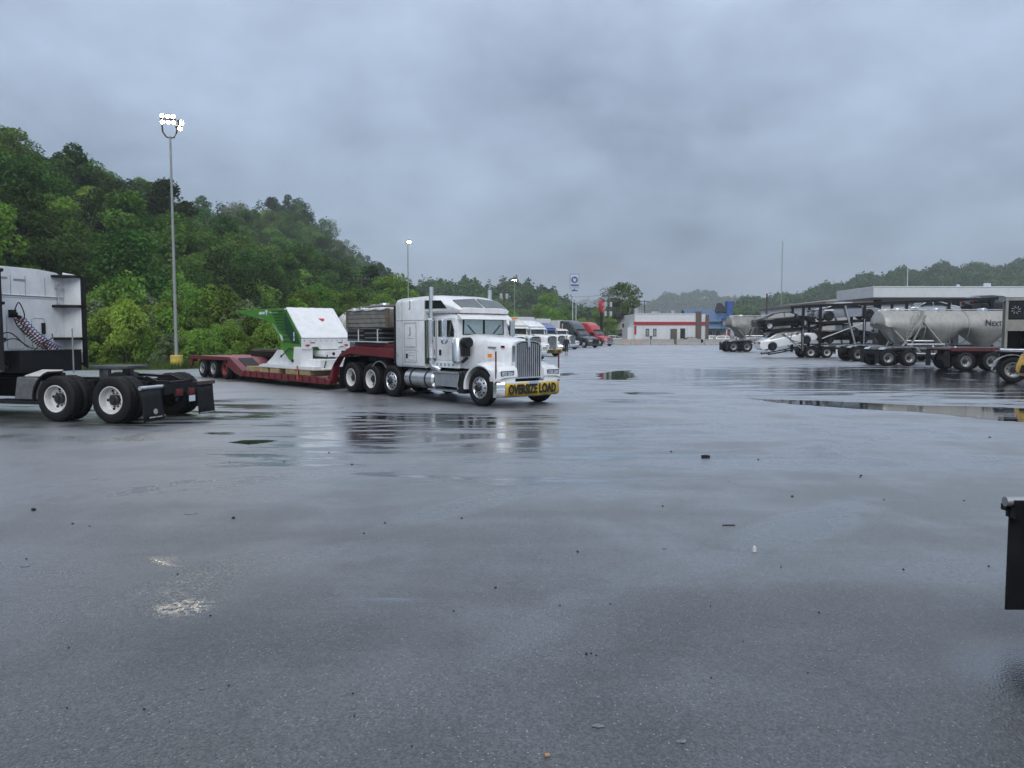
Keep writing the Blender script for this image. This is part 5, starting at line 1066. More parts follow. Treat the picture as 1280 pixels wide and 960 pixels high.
# ================================================================ car hauler
HX=21.0; HY=63.5+1.25
CH=thing('car_hauler','black two-deck car hauler trailer loaded with cars on the right','car hauler',(HX,HY,0))
zt=lambda x:4.16+.04*x-.11
for s in (-1,1):
    for x in (3.0,4.42,8.06,11.5,15,18.5): obj('deck_post',MB().box(x-.10,x+.10,s*1.22-.06,s*1.22+.06,.45,zt(x)),M['blacksteel'],CH)
    obj('slanted_post',MB().bar((6.4,s*1.24,zt(6.4)),(7.4,s*1.24,.9),.12),M['steelgrey'],CH)
    obj('chrome_strip',MB().box(2.95,3.05,s*1.29-.01,s*1.29+.01,.6,2.4).box(8.0,8.06,s*1.29-.01,s*1.29+.01,.6,3.2),M['alu'],CH)
    obj('top_rail',MB().prism([(2.85,zt(2.85)),(19,zt(19)),(19,zt(19)+.20),(2.85,zt(2.85)+.20)],'y',s*1.22-.09,s*1.22+.09),M['blacksteel'],CH)
    obj('lower_rail',MB().box(3.0,19,s*1.22-.06,s*1.22+.06,.72,.92),M['blacksteel'],CH)
    obj('upper_deck_rail',MB().bar((.4,s*1.0,2.20),(4.2,s*1.0,2.50),.12,.24).bar((4.3,s*1.0,2.86),(9.4,s*1.0,3.16),.12,.24).bar((11,s*1.0,3.22),(16.5,s*1.0,3.3),.12,.24).bar((16.7,s*1.0,3.36),(22,s*1.0,3.5),.12,.24),M['blacksteel'],CH)
    obj('ramp_rail',MB().bar((.3,s*.95,.28),(4.4,s*.95,1.06),.35,.08).bar((4.5,s*.95,1.12),(9.6,s*.95,1.16),.35,.08),M['blacksteel'],CH)
    obj('hydraulic_ram',MB().cyl((1.4,s*1.15,2.1),(3.0,s*1.15,.7),.05,n=8).cyl((4.6,s*1.2,1.6),(8.0,s*1.2,2.9),.05,n=8),M['steelgrey'],CH)
    obj('side_skirt',MB().box(5.75,7.1,s*1.22,s*1.28,.30,.74),M['white2'],CH); obj('skirt_marker',MB().box(6.2,6.85,s*1.28,s*1.292,.40,.62),M['yellow'],CH)
    obj('load_strap',MB().tube([(3.2,s*1.25,1.2),(2.5,s*1.25,1.35),(2.0,s*1.25,1.5),(2.05,s*1.25,1.95),(2.3,s*1.25,2.2)],.03),M['cable'],CH)
for x in np.arange(.5,19,1.4): obj('cross_beam',MB().box(x,x+.1,-1.1,1.1,.95 if x>4.4 else .2+.2*x,1.02 if x>4.4 else .27+.2*x),M['blacksteel'],CH)
obj('deck_trays',MB().panel([(.5,-.9,2.1),(4.2,-.9,2.38),(4.2,.9,2.38),(.5,.9,2.1)],.06).panel([(4.4,-.9,2.76),(9.4,-.9,3.04),(9.4,.9,3.04),(4.4,.9,2.76)],.06).panel([(11,-.9,3.1),(16.5,-.9,3.18),(16.5,.9,3.18),(11,.9,3.1)],.06),M['blacksteel'],CH)
obj('underframe',MB().box(3.0,19,-.5,.5,.5,.9).box(8,19,-.9,.9,.9,1.1),M['blacksteel'],CH)
for x in (3.73,5.07): dualset(CH,x,1.1,.45,rim=M['rimwhite'])
for s in (-1,1): obj('tail_light',MB().box(.25,.3,s*.7,s*.95,.3,.42),M['redlens'],CH)
cg='cars loaded on the car hauler'
car('sedan','black sedan on the rear upper deck of the car hauler','car','sedan',M['carblack'],(HX+1.75,HY-.2,2.43),0,cg,M['alup'],R(-5))
car('sedan','white sedan tilted on the rear lower ramp of the car hauler','car','sedan',M['carwhite'],(HX+2.05,HY-.2,.86),0,cg,M['hub'],R(-11))
c=car('sedan','silver sedan on the upper deck ahead of the black sedan','car','sedan',M['carsilver'],(HX+6.85,HY-.2,3.14),0,cg,M['hub'],R(-3)); c.scale=(1.16,1,1.05)
car('suv','black SUV on the lower deck between the hauler posts','car','suv',M['carblack'],(HX+6.75,HY-.1,1.20),0,cg,M['hub'],0)
car('sedan','pale silver sedan on the front upper deck above the tanker','car','sedan',M['carpale'],(HX+13.7,HY-.2,3.32),R(180),cg,M['alup'],0)
car('suv','dark grey SUV highest on the front of the car hauler','car','suv',M['cardark'],(HX+19.4,HY-.2,3.52),0,cg,M['alup'],0)
car('suv','black SUV low on the car hauler behind the tanker hopper','car','suv',M['cardark'],(HX+11.9,HY-.1,1.20),0,cg,M['hub'],0)

for o in LT.children:
    if o.name.split('.')[0] in ('hose_mount','coiled_air_hose','cable'): o.location.y-=.20
# ================================================================ lamp posts, poles and signs
def lamp_post(label,loc,h,racks,big=False,base=True,r=.10):
    t=thing('lamp_post',label,'lamp post',loc,0,'floodlight poles around the lot')
    obj('pole',MB().cyl((0,0,.0),(0,0,h),r,r*.55,n=12),M['polegrey'],t)
    if base: obj('concrete_base',MB().cyl((0,0,0),(0,0,.78),.36,.33,n=16),M['yconc'],t,.03)
    if big: obj('yoke',MB().tube([(-.42,-.05,h+.62),(-.40,-.02,h+.25),(-.22,0,h-.02),(0,0,h-.08),(.22,0,h-.05),(.36,0,h+.2),(.40,0,h+.5)],.045),M['black'],t)
    else: obj('yoke',MB().bar((-.3,0,h),(.3,0,h),.08),M['black'],t)
    for (x,z,az,n,m_) in racks:
        rk=obj('lamp_rack',MB().box(-.03,.03,-.14*n,.14*n,-.03,.03).box(-.02,.02,-.05,.05,-.3,.3),M['black'],t,loc=(x,0,h+z),rot=(0,R(18),R(az)))
        for i in range(n):
            for j in range(m_):
                y=(i-(n-1)/2)*.29; zz=(j-(m_-1)/2)*.32
                hs=obj('lamp_housing',MB().lathe([(0,-.20),(.07,-.18),(.12,-.02),(.135,.02),(.12,.02)],axis='x',n=12),M['black'],rk,loc=(.05,y,zz)) if (i,j)==(0,0) else link('lamp_housing',hs0,rk,(.05,y,zz))
                hs0=hs.data
                gl=MB().lathe([(0,.03),(.075,.025),(.095,.0)],axis='x',n=12); 
                obj('lamp_lens',gl,M['flood'],rk,loc=(.06,y,zz))
    return t
lb=G(221,461)
lamp_post('tall floodlight pole with yellow concrete base and six lit lamps, left of the lowboy',(lb[0],lb[1],0),13.0,[(-.10,.95,-75,3,2),(.55,.62,5,2,2)],True)
def at(px,D): return ((px-640)/960*D,D,0)
lamp_post('slim floodlight pole above the white tractor sleeper',at(511,95),13.1,[(.15,.15,-70,2,1)],base=False)
lamp_post('floodlight pole with one lit lamp behind the parked tractors',at(643,146),12.0,[(.0,.15,-75,3,1)],base=False)
def utility(label,loc,h,trans=0,arms=1,az=0):
    t=thing('utility_pole',label,'utility pole',loc,R(az),'wooden utility poles')
    obj('pole',MB().cyl((0,0,0),(0,0,h),.16,.10,n=10),M['wood'],t)
    for k in range(arms):
        z=h-.35-1.0*k; obj('crossarm',MB().box(-1.3,1.3,-.06,.06,z-.07,z+.07),M['wood'],t)
        ins=MB()
        for x in (-1.2,-.6,.6,1.2): ins.cyl((x,0,z+.07),(x,0,z+.25),.05,n=6)
        obj('insulators',ins,M['steelgrey'],t)
    for k in range(trans):
        x=(-.55,.55)[k%2]; z=h-2.6-1.9*(k//2); obj('transformer',MB().lathe([(0,z),(.27,z+.02),(.29,z+.1),(.29,z+.95),(.22,z+1.0),(0,z+1.02)],c=(x,-.1,0),axis='z',n=14),mat('pale_grey_transformer',(.5,.52,.54),.4),t)
    return t
utility('T-topped wooden utility pole in front of the wooded hill',at(453,118),10.7)
utility('wooden pole with two transformers behind the parked tractors',at(630,150),11.4,2,2)
utility('wooden pole with transformers beside the red sign',at(759.5,158),10.1,4,2)
utility('T-topped wooden pole above the white restaurant roof',at(805,178),9.8,0,1)
utility('plain dark pole in front of the white store',at(957,100),7.2,0,0)
def wire(label,pts):
    o=obj('power_line',MB().tube(pts,.022,4),M['cable']); tag(o,label,'power line','power lines'); return o
def sag(a,b,s,n=14):
    a,b=Vector(a),Vector(b); return [a.lerp(b,i/n)-Vector((0,0,s*4*(i/n)*(1-i/n))) for i in range(n+1)]
p453=at(453,118)
wire('upper thin power line sagging across the left wooded hillside',sag((-80,95,15),(p453[0]-1.2,p453[1],10.5),2.2))
wire('lower thin power line along the foot of the left wooded hillside',sag((-75,70,8.2),(p453[0]-.6,p453[1],8.0),1.6))
p630,p757=at(630,150),at(757,158)
wire('power line between the transformer pole and the pole by the red sign',sag((p630[0]+1.2,p630[1],11.2),(p757[0]-1.2,p757[1],9.9),1.0))
# blue and white pole sign
sx,sy,_=at(717.6,190)
t=thing('pole_sign','white pole sign with blue round bird-like emblem on twin posts','sign',(sx,sy,0))
for x in (-.42,.42): obj('post',MB().cyl((x,0,0),(x,0,12.9),.11,n=10),M['signwhite'],t)
obj('post_cap',MB().box(-.75,.75,-.15,.15,12.5,12.75).box(-.15,.15,-.15,.15,12.7,13.2),M['signblue'],t)
bd=obj('sign_board',MB().box(-1.05,1.05,-.2,.2,13.1,16.6),M['signwhite'],t,.03)
obj('sign_edge',MB().box(-1.12,-1.05,-.22,.22,13.05,16.65).box(1.05,1.12,-.22,.22,13.05,16.65).box(-1.05,1.05,-.22,.22,16.6,16.68),M['signblue'],t)
obj('emblem_ring',MB().cyl((0,-.20,15.25),(0,-.225,15.25),.82,n=32),M['signblue'],bd)
obj('emblem_bird',MB().prism([(-.42,15.72),(-.15,15.48),(0,15.62),(.15,15.48),(.42,15.72),(.38,15.10),(.12,14.78),(0,14.62),(-.12,14.78),(-.38,15.10)],'y',-.25,-.225),M['signwhite'],bd)
obj('name_bar',MB().box(-.85,.95,-.225,-.2,13.75,14.15),M['signblue'],bd); obj('name_bar_lower',MB().box(-.7,.9,-.222,-.2,13.35,13.6),mat('sign_grey_blue',(.30,.36,.45),.4),bd)
# red sign
sx,sy,_=at(751.5,162)
t=thing('pole_sign','red oval pole sign on a black post beside the transformer pole','sign',(sx,sy,0),R(58))
obj('post',MB().box(-.28,.28,-.2,.2,0,6.6),M['black'],t); 
el=[(.85*math.cos(a_*math.pi/16)*(1.0 if math.sin(a_*math.pi/16)>-.4 else .95),7.75+1.42*math.sin(a_*math.pi/16)) for a_ in range(32)]
bd=obj('sign_board',MB().prism(el,'y',-.3,.3),M['signred'],t); obj('sign_patch',MB().box(.1,.75,-.32,-.3,6.95,7.45).cyl((.0,-.3,8.2),(.0,-.32,8.2),.3,n=16),mat('sign_pink',(.65,.35,.38),.4),bd)
# ================================================================ buildings
def building(name,label,cat='building'): return thing(name,label,cat)
b=building('restaurant','white flat-roofed restaurant with a red band and brown tiled columns'); b.location=(30.3,152,0); X=-30.3
def B_(name,m,*bx,bevel=0,par=None):
    q=MB()
    for v in bx: q.box(v[0]+X,v[1]+X,v[2]-152,v[3]-152,v[4],v[5])
    return obj(name,q,m,par or b,bevel)
B_('wall',M['bwhite'],(24.2,36.25,152,166,0,5.95)); B_('wall_panels',mat('panel_joint',(.5,.5,.5),.6),*[(x,x+.05,151.98,152,0.2,3.7) for x in (26.0,28.6,30.6,34.6)])
B_('parapet_cap',M['canopy'],(24.1,36.3,151.9,152.05,5.95,6.08)); B_('red_band',M['bred'],(24.0,38.9,151.85,152.0,3.78,4.38))
B_('brown_column',M['bbrown'],(36.25,37.3,151.7,153,0,6.4)); B_('brown_column',M['bbrown'],(38.2,38.8,151.8,153,0,5.75)); B_('corner_panel',M['bwhite'],(37.3,38.2,152.1,153,0,5.9))
B_('side_wing',M['bwhite'],(22.9,24.2,152.6,160,0,3.3)); B_('red_pilaster',M['bred'],(24.15,24.55,151.9,152.0,1.9,3.6))
B_('door',M['bbrown'],(31.26,32.57,151.93,152.0,0,3.0)); B_('door_surround',M['canopy'],(31.0,31.26,151.94,152,0,3.2),(32.57,32.8,151.94,152,0,3.2))
w_=B_('window',M['glassd'],(33.3,34.1,151.95,152.0,1.1,3.0)); B_('window_frame',M['bbrown'],(33.2,33.3,151.94,152,1.0,3.1),(34.1,34.2,151.94,152,1.0,3.1),(33.2,34.2,151.94,152,3.0,3.1))
for x,h,ww in ((24.6,1.0,.9),(25.6,.7,.3),(26.2,.55,.25),(28.0,.4,1.3),(29.4,.35,.4),(32.0,.6,.7)): B_('roof_unit',M['steelgrey'],(x,x+ww,155,156.2,5.95,6.1+h),bevel=.03)
t=thing('menu_board','black-framed menu board in front of the white restaurant wall','sign',(27,149.5,0)); obj('post',MB().box(-.15,.15,-.1,.1,0,1.5),M['black'],t); bd=obj('board',MB().box(-1.03,1.03,-.12,.12,1.5,3.0),M['black'],t,.02)
obj('menu_panel',MB().box(-.38,.38,-.135,-.12,1.6,3.15),M['signwhite'],bd); obj('menu_panel',MB().box(-.92,-.5,-.135,-.12,1.65,2.85).box(.5,.92,-.135,-.12,1.65,2.85),mat('menu_dim',(.30,.28,.24),.4),bd)
t=building('house','small grey gabled house with dark porch roof left of the restaurant','house'); t.location=(26.3,181,0)
obj('wall',MB().prism([(-1.9,0),(1.9,0),(1.9,3.6),(0,5.7),(-1.9,3.6)],'y',0,8),M['btan'],t); 
rf=MB(); rf.panel([(-2.3,-.4,3.2),(0,-.4,5.85),(0,8.3,5.85),(-2.3,8.3,3.2)],.14); rf.panel([(2.3,-.4,3.2),(2.3,8.3,3.2),(0,8.3,5.85),(0,-.4,5.85)],.14); obj('roof',rf,M['bdark'],t)
obj('porch_roof',MB().panel([(-2.4,-1.8,2.0),(2.2,-1.8,2.0),(2.2,0,2.9),(-2.4,0,2.9)],.12),M['bdark'],t); obj('porch_wall',MB().box(-2.2,2.0,-1.6,-1.5,0,1.4).box(-2.3,-2.2,-1.65,-1.5,0,2.1).box(2.0,2.1,-1.65,-1.5,0,2.1),M['bgrey'],t)
o=obj('window',MB().box(-.45,.05,-.05,0,3.5,4.5),M['glassd'],t); obj('window_frame',MB().box(-.55,-.45,-.06,0,3.4,4.6).box(.05,.15,-.06,0,3.4,4.6).box(-.45,.05,-.06,0,4.5,4.6),M['canopy'],o)
obj('side_roof',MB().panel([(2.0,1,3.1),(4.6,1,3.1),(4.6,6,4.6),(2.0,6,4.6)],.14),M['broofblue'],t); obj('side_wall',MB().box(1.9,4.4,1.4,6,0,3.0),M['bwhite'],t)
t=building('blue_roofed_building','building with broad blue metal roof and a blue roof tower'); t.location=(46,176,0)
obj('wall',MB().box(-4.2,4.9,0,13,0,4.7),M['bgrey'],t); rf=MB(); rf.prism([(-.6,4.65),(6.5,7.6),(13.6,4.65),(13.6,4.85),(6.5,7.8),(-.6,4.85)],'x',-5.6,5.0); obj('roof',rf,M['broofblue'],t)
sm_=MB()
for i in range(16): x=-5.4+.68*i; sm_.prism([(-.62,4.88),(6.5,7.83),(6.5,7.9),(-.62,4.94)],'x',x,x+.06)
obj('roof_seams',sm_,mat('blue_roof_seam',(.04,.11,.26),.45),t)
obj('gable',MB().prism([(0,4.7),(13,4.7),(6.5,7.5)],'x',4.86,4.92),M['btan'],t)
obj('porch_roof',MB().panel([(-5.4,-2.6,3.1),(2.6,-2.6,3.1),(2.6,-.1,4.3),(-5.4,-.1,4.3)],.12),M['broofblue'],t)
obj('porch_post',MB().box(-2.5,-2.3,-2.5,-2.3,0,3.1).box(2.3,2.5,-2.5,-2.3,0,3.1).box(-5.2,-5.0,-2.5,-2.3,0,3.1),M['canopy'],t)
obj('entry_gable',MB().prism([(1.9,3.0),(6.4,3.0),(6.4,5.2),(4.15,6.3),(1.9,5.2)],'y',-.9,-.02),M['btan'],t); obj('entry_roof',MB().panel([(1.5,-1.3,4.8),(4.15,-1.3,6.5),(4.15,3,6.5),(1.5,3,4.8)],.12).panel([(6.8,-1.3,4.8),(6.8,3,4.8),(4.15,3,6.5),(4.15,-1.3,6.5)],.12),M['broofblue'],t)
o=obj('roof_tower',MB().box(4.2,5.6,4,6,5.5,9.6),mat('bright_blue_panel',(.035,.10,.34),.4,0,.08,1),t); obj('tower_shoulder',MB().prism([(1.7,7.2),(4.2,7.2),(4.2,7.7),(2.9,9.2),(2.3,9.2)],'y',4.2,5.8),M['bdark'],t)
for x in (-3,-1.2,.6): o=obj('window',MB().box(x,x+1.0,-.04,0,1.1,2.6),M['glassd'],t); obj('window_frame',MB().box(x-.08,x,-.05,0,1.0,2.7).box(x+1,x+1.08,-.05,0,1.0,2.7),M['canopy'],o)
obj('door',MB().box(3.0,4.0,-.96,-.9,0,2.3),M['bred'],t)
obj('annex',MB().prism([(0,0),(0,3.6),(5,5.2),(10,3.6),(10,0)],'x',6.6,15),M['bdark'],t)
t=building('fuel_canopy','blue-edged fuel canopy on a single white column beside the grey tanker','canopy'); t.location=(41.2,140,0)
obj('fascia',MB().box(-1.6,9.5,0,6,4.45,5.05),mat('canopy_blue',(.02,.13,.38),.4,0,.08,1),t,.03); obj('soffit',MB().box(-1.5,9.4,.1,5.9,4.40,4.45),M['canopy'],t)
for x in (-.35,6): obj('column',MB().box(x-.25,x+.25,2.7,3.2,0,4.4),M['canopy'],t); obj('pump',MB().box(x-.4,x+.4,2.2,2.6,0,1.7),M['bgrey'],t,.03)
t=building('store','long low white store building behind the car hauler','building'); t.location=(58,97,0)
obj('wall',MB().box(-18.3,24,0,26,0,5.7),M['bwhite'],t); obj('roof_edge',MB().box(-18.7,24.3,-.4,26.4,5.7,6.1),mat('brown_roof_edge',(.20,.17,.15),.6,0,.15,2),t,.03); obj('roof_hip',MB().loft([[(-18.5,-.2,6.1),(24,-.2,6.1),(24,26,6.1),(-18.5,26,6.1)],[(-8,9,7.4),(15,9,7.4),(15,17,7.4),(-8,17,7.4)]]),mat('tan_grey_roof',(.24,.21,.19),.7,0,.2,2),t)
obj('roof_unit',MB().box(-13,-11.5,3,5,6.2,7.1),M['bdark'],t)
for i in range(5):
    y=3+4.6*i; o=obj('window',MB().box(-18.36,-18.3,y,y+2.4,1.2,2.8),M['glassm'],t); obj('window_frame',MB().box(-18.39,-18.3,y-.1,y,1.1,2.9).box(-18.39,-18.3,y+2.4,y+2.5,1.1,2.9),M['bdark'],o)
t=building('fuel_canopy','large white fuel canopy over the car hauler and the long tanker','canopy'); t.location=(55,84,0)
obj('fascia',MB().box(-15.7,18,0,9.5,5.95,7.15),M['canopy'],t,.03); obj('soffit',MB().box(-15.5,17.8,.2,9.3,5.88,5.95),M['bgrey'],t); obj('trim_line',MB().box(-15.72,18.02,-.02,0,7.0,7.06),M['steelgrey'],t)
for x in (-13,-4,5,14): obj('column',MB().box(x-.3,x+.3,4.4,5.0,0,5.9),M['bdark'],t)
t=thing('pole_sign','small white sign with blue mark above the large fuel canopy','sign',at(1230,101)); obj('post',MB().cyl((0,0,0),(0,0,7.4),.12,n=8),M['steelgrey'],t); bd=obj('sign_board',MB().box(-.45,.45,-.12,.12,7.4,8.6),M['signwhite'],t,.02); obj('blue_mark',MB().prism([(.32*math.cos(R(d)),7.85+.36*math.sin(R(d))) for d in range(-60,160,20)]+[(.16*math.cos(R(d)),7.85+.18*math.sin(R(d))) for d in range(150,-70,-20)],'y',-.14,-.12),M['signblue'],bd)
t=thing('flagpole','thin white flagpole above the large fuel canopy','flagpole',at(1131,118)); obj('pole',MB().cyl((0,0,0),(0,0,12.4),.09,.05,n=8),M['signwhite'],t); obj('furled_flag',MB().tube([(0.1,0,9.2),(.2,.05,8.6),(.15,0,8.0),(.28,0,7.6)],[.08,.14,.12,.06],6),M['bred'],t)
t=thing('street_lamp','small globe lamp standing beyond the large fuel canopy','street lamp',at(1194,105)); obj('pole',MB().cyl((0,0,0),(0,0,8.2),.07,n=8),M['polegrey'],t); obj('globe',MB().lathe([(0,8.2),(.2,8.25),(.26,8.45),(.2,8.65),(0,8.72)],axis='z',n=12),M['signwhite'],t)
mx_,my_,_=at(975,400)
t=thing('radio_mast','tall slim radio mast rising over the right-hand hills','mast',(mx_,my_,0)); mb=MB()
for k in range(3): a_=2*math.pi*k/3; mb.cyl((.25*math.cos(a_),.25*math.sin(a_),0),(.25*math.cos(a_),.25*math.sin(a_),50),.06,n=5)
for i in range(33):
    for k in range(3): a_=2*math.pi*k/3; a2=2*math.pi*(k+1)/3; mb.bar((.25*math.cos(a_),.25*math.sin(a_),1.5*i),(.25*math.cos(a2),.25*math.sin(a2),1.5*i+1.5),.04)
obj('lattice',mb,M['polegrey'],t)
# ---- barriers, barricades, distant cars
edges=[(762,786.5),(787.5,811),(812.5,842.5),(845,876),(879.5,904),(905,930),(931,957)]
bl=['concrete barrier nearest the red tractor','concrete barrier behind the orange barricades','concrete barrier under the menu board','concrete barrier in front of the restaurant door','concrete barrier in front of the brown columns','concrete barrier right of the brown columns','concrete barrier beside the grey tanker wheels']
for (a_,b2),l_ in zip(edges,bl):
    x0,x1=(a_-640)/960*139,(b2-640)/960*139; n_=max(1,round((x1-x0)/4.4))
    t=thing('concrete_barrier',l_,'barrier',((x0+x1)/2,139,0),0,'concrete barriers along the far edge of the lot'); hl=(x1-x0)/2
    obj('barrier_body',MB().prism([(-.38,0),(.38,0),(.38,.10),(.16,.40),(.10,1.05),(-.10,1.05),(-.16,.40),(-.38,.10)],'x',-hl+.05,hl-.05),M['concrete'],t,.015); obj('lifting_loop',MB().box(-hl+.0,-hl+.05,-.06,.06,.3,.8),M['steelgrey'],t)
    obj('drain_slot',MB().box(-.6,-.25,-.39,-.30,.0,.07).box(.25,.6,-.39,-.3,.0,.07),M['hole'],t)
for px,l_ in ((783,'orange striped barricade nearer the red tractor'),(798,'orange striped barricade nearer the menu board')):
    t=thing('barricade',l_,'barricade',at(px,135),0,'orange barricades'); 
    for z in (.45,.85): obj('board',MB().box(-.65,.65,-.03,.03,z,z+.2),M['orange'],t)
    s_=MB()
    for z in (.45,.85):
        for k in range(4): x=-.55+.32*k; s_.prism([(x,z),(x+.12,z),(x+.22,z+.2),(x+.10,z+.2)],'y',-.035,-.03)
    obj('white_stripes',s_,M['signwhite'],t)
    lg=MB()
    for x in (-.6,.6): lg.bar((x,-.4,0),(x,0,1.1),.05); lg.bar((x,.4,0),(x,0,1.1),.05)
    obj('legs',lg,M['bgrey'],t)
dc='cars parked by the far buildings'
car('suv','white SUV parked beyond the barriers by the grey house','car','suv',M['carwhite'],at(769,168),R(10),dc,M['hub'])
car('sedan','dark car passing the restaurant window','car','sedan',M['cardark'],at(862,149),R(180),dc,M['hub'])
car('suv','white car parked left of the blue-roofed building entry','car','suv',M['carwhite'],at(884,166),R(170),dc,M['hub'])
car('suv','pale van-like car under the small blue fuel canopy','car','suv',M['carwhite'],at(907,156),R(0),dc,M['hub'])
car('sedan','silver car right of the white van-like car','car','sedan',M['carpale'],at(921,157),R(0),dc,M['hub'])
# ================================================================ vegetation
def leaf_mesh(name,m,P,size,outd=None,jit=.55):
    """leaf-sized quads at points P; size per point"""
    n=len(P); nr=rng.normal(size=(n,3)); 
    if outd is not None: nr=nr*jit+outd
    nr[:,2]+=.25; nr/=np.linalg.norm(nr,axis=1,keepdims=True)+1e-9
    a=np.cross(nr,rng.normal(size=(n,3))); a/=np.linalg.norm(a,axis=1,keepdims=True)+1e-9; b=np.cross(nr,a)
    s=size[:,None]; asp=rng.uniform(.55,.9,(n,1))
    V=np.stack([P-a*s,P-b*s*asp+nr*s*.12,P+a*s,P+b*s*asp+nr*s*.12],1).reshape(-1,3)
    me=bpy.data.meshes.new(name); me.vertices.add(4*n); me.vertices.foreach_set('co',V.astype(np.float32).ravel())
    me.loops.add(4*n); me.loops.foreach_set('vertex_index',np.arange(4*n,dtype=np.int32)); me.polygons.add(n); me.polygons.foreach_set('loop_start',np.arange(0,4*n,4,dtype=np.int32))
    me.update(calc_edges=True); me.materials.append(m); return me
def tree_proto(h,r,z0,m,nc,per,ls,lean=0,gap=.0,narrow=1.0,seed=0):
    global rng
    rng=np.random.default_rng(100+seed); rd=random.Random(seed)
    # trunk and limbs
    tb=MB(); pts=[(0,0,-.6),(rd.uniform(-.1,.1),rd.uniform(-.1,.1),h*.25),(rd.uniform(-.25,.25),rd.uniform(-.25,.25),h*.55),(rd.uniform(-.3,.3),rd.uniform(-.3,.3),h*.9)]
    tr=max(.05,h*.017); tb.tube(pts,[tr,tr*.8,tr*.5,tr*.12],7)
    C=[]
    for i in range(nc):
        th=rd.uniform(0,2*math.pi); u=rd.uniform(0,1); zc=z0+(h-z0)*(u**.85)
        f=(zc-z0)/(h-z0); env=r*math.sqrt(max(.03,1-(1.9*abs(f-.46))**2.4))*narrow if z0>.5 else r*math.sqrt(max(0,1-f**2.2))
        rr=env*math.sqrt(rd.uniform(.12,1.0))*rd.uniform(.78,1.12); C.append((rr*math.cos(th),rr*math.sin(th),zc*(rd.uniform(.95,1.12) if z0<.5 else 1),rd.uniform(.4,1.2) if z0<.5 else rd.uniform(.6,1.3)))
    for (x,y,z,k) in C[::3]:
        zb=max(h*.12,z-abs(x)*.6-abs(y)*.6-.5); tb.tube([(0,0,zb),(x*.55,y*.55,(zb+z)/2+.1),(x*.95,y*.95,z)],[tr*.35,tr*.22,tr*.06],4)
    PP_=[];O=[];S=[]
    for (x,y,z,k) in C:
        n=int(per*k*rd.uniform(.5,1.2)); q=rng.normal(size=(n,3)); q=q/np.linalg.norm(q,axis=1,keepdims=True)*rng.uniform(.55,1.0,(n,1))**.6*np.array([1,1,.72])*k*r*.36+np.array([x,y,z]); q[:,2]-=.10*((q[:,0]-x)**2+(q[:,1]-y)**2)
        PP_.append(q); o=q-np.array([0,0,(z0+h)*.42]); o/=np.linalg.norm(o,axis=1,keepdims=True)+1e-6; O.append(o*.6); S.append(rng.uniform(ls*.6,ls*1.25,n))
    P=np.concatenate(PP_); O=np.concatenate(O); S=np.concatenate(S); k=P[:,2]>.02; P,O,S=P[k],O[k],S[k]
    return tb.mesh('trunk',M['bark'],60),leaf_mesh('crown',m,P,S,O)
PR=dict(
 oak=[tree_proto(12.5,4.3,2.2,M['leafdeep'],46,230,.19,seed=i) for i in range(3)],
 mid=[tree_proto(12,3.9,2.0,M['leafmid'],44,225,.185,seed=10+i) for i in range(3)],
 tall=[tree_proto(15,3.2,3.5,M['leafdeep'],40,210,.185,seed=20+i) for i in range(2)],
 spring=[tree_proto(11,3.3,1.6,M['leafpale'],38,180,.17,seed=30+i) for i in range(2)],
 airy=[tree_proto(13.5,3.8,4,M['leafgrey'],34,90,.17,seed=40+i) for i in range(2)],
 shrub=[tree_proto(3.9,1.9,.05,M['leafpale'],64,120,.105,seed=50+i) for i in range(4)],
 shrubg=[tree_proto(3.6,2.0,.05,M['leafgrey'],44,120,.115,seed=60+i) for i in range(2)],
 shrubm=[tree_proto(3.8,2.2,.05,M['leafmid'],46,125,.125,seed=70+i) for i in range(2)])
def plant(kind,x,y,z,label,cat,group,s=1.0,name='tree',sz=None):
    tm,cm=random.choice(PR[kind]); t=thing(name,label,cat,(x,y,z),random.uniform(0,6.28),group); t.scale=(s*random.uniform(.92,1.08),s*random.uniform(.92,1.08),(sz or s)*random.uniform(.94,1.06))
    link('trunk',tm,t); link('crown',cm,t); return t
# ---- left hill terrain
def foot(y): return interp(y,[(20,-52),(50,-40),(90,-31),(140,-25),(200,-22),(330,-24)])
def LH(x,y):
    d=foot(y)-x
    if d<=0: return 0
    return 27*smooth01(min(1,d/58)*.78+.0)*1.12*(1-smooth01((y-305)/45))*interp(y,[(95,1.0),(150,.88),(185,.78),(215,.86),(250,1.12),(300,1.72),(330,1.8)])*(.93+.07*math.sin(y*.045+x*.03))+ .35*d/58
gx=np.linspace(-230,-15,60); gy=np.linspace(10,380,80); vs=[(x,y,LH(x,y)+(.02 if foot(y)-x>0 else -.35)) for y in gy for x in gx]; fs=[(j*60+i,j*60+i+1,(j+1)*60+i+1,(j+1)*60+i) for j in range(79) for i in range(59)]
setting('hillside',MB().add(vs,fs),M['hillsoil'],180,'steep wooded hillside on the left')
cand=[]; random.seed(5)
y=58.0
while y<322:
    x=foot(y)-2.0
    while x>foot(y)-66:
        cand.append((x+random.uniform(-2.2,2.2),y+random.uniform(-2.2,2.2))); x-=7.0 if y<200 else 7.8
    y+=6.8 if y<170 else 8.0
def inview(x,y): return x/y>-.80
cand=[c for c in cand if inview(*c)]
cand.sort(key=lambda c:math.hypot(*c)); near=[]; far=[]
for c in cand:
    (near if len(near)<285 else far).append(c)
HK={'oak':'dark green broad tree','mid':'mid-green leafy tree','tall':'tall slender dark tree','spring':'pale spring-green tree','airy':'thin-leaved grey-green tree'}
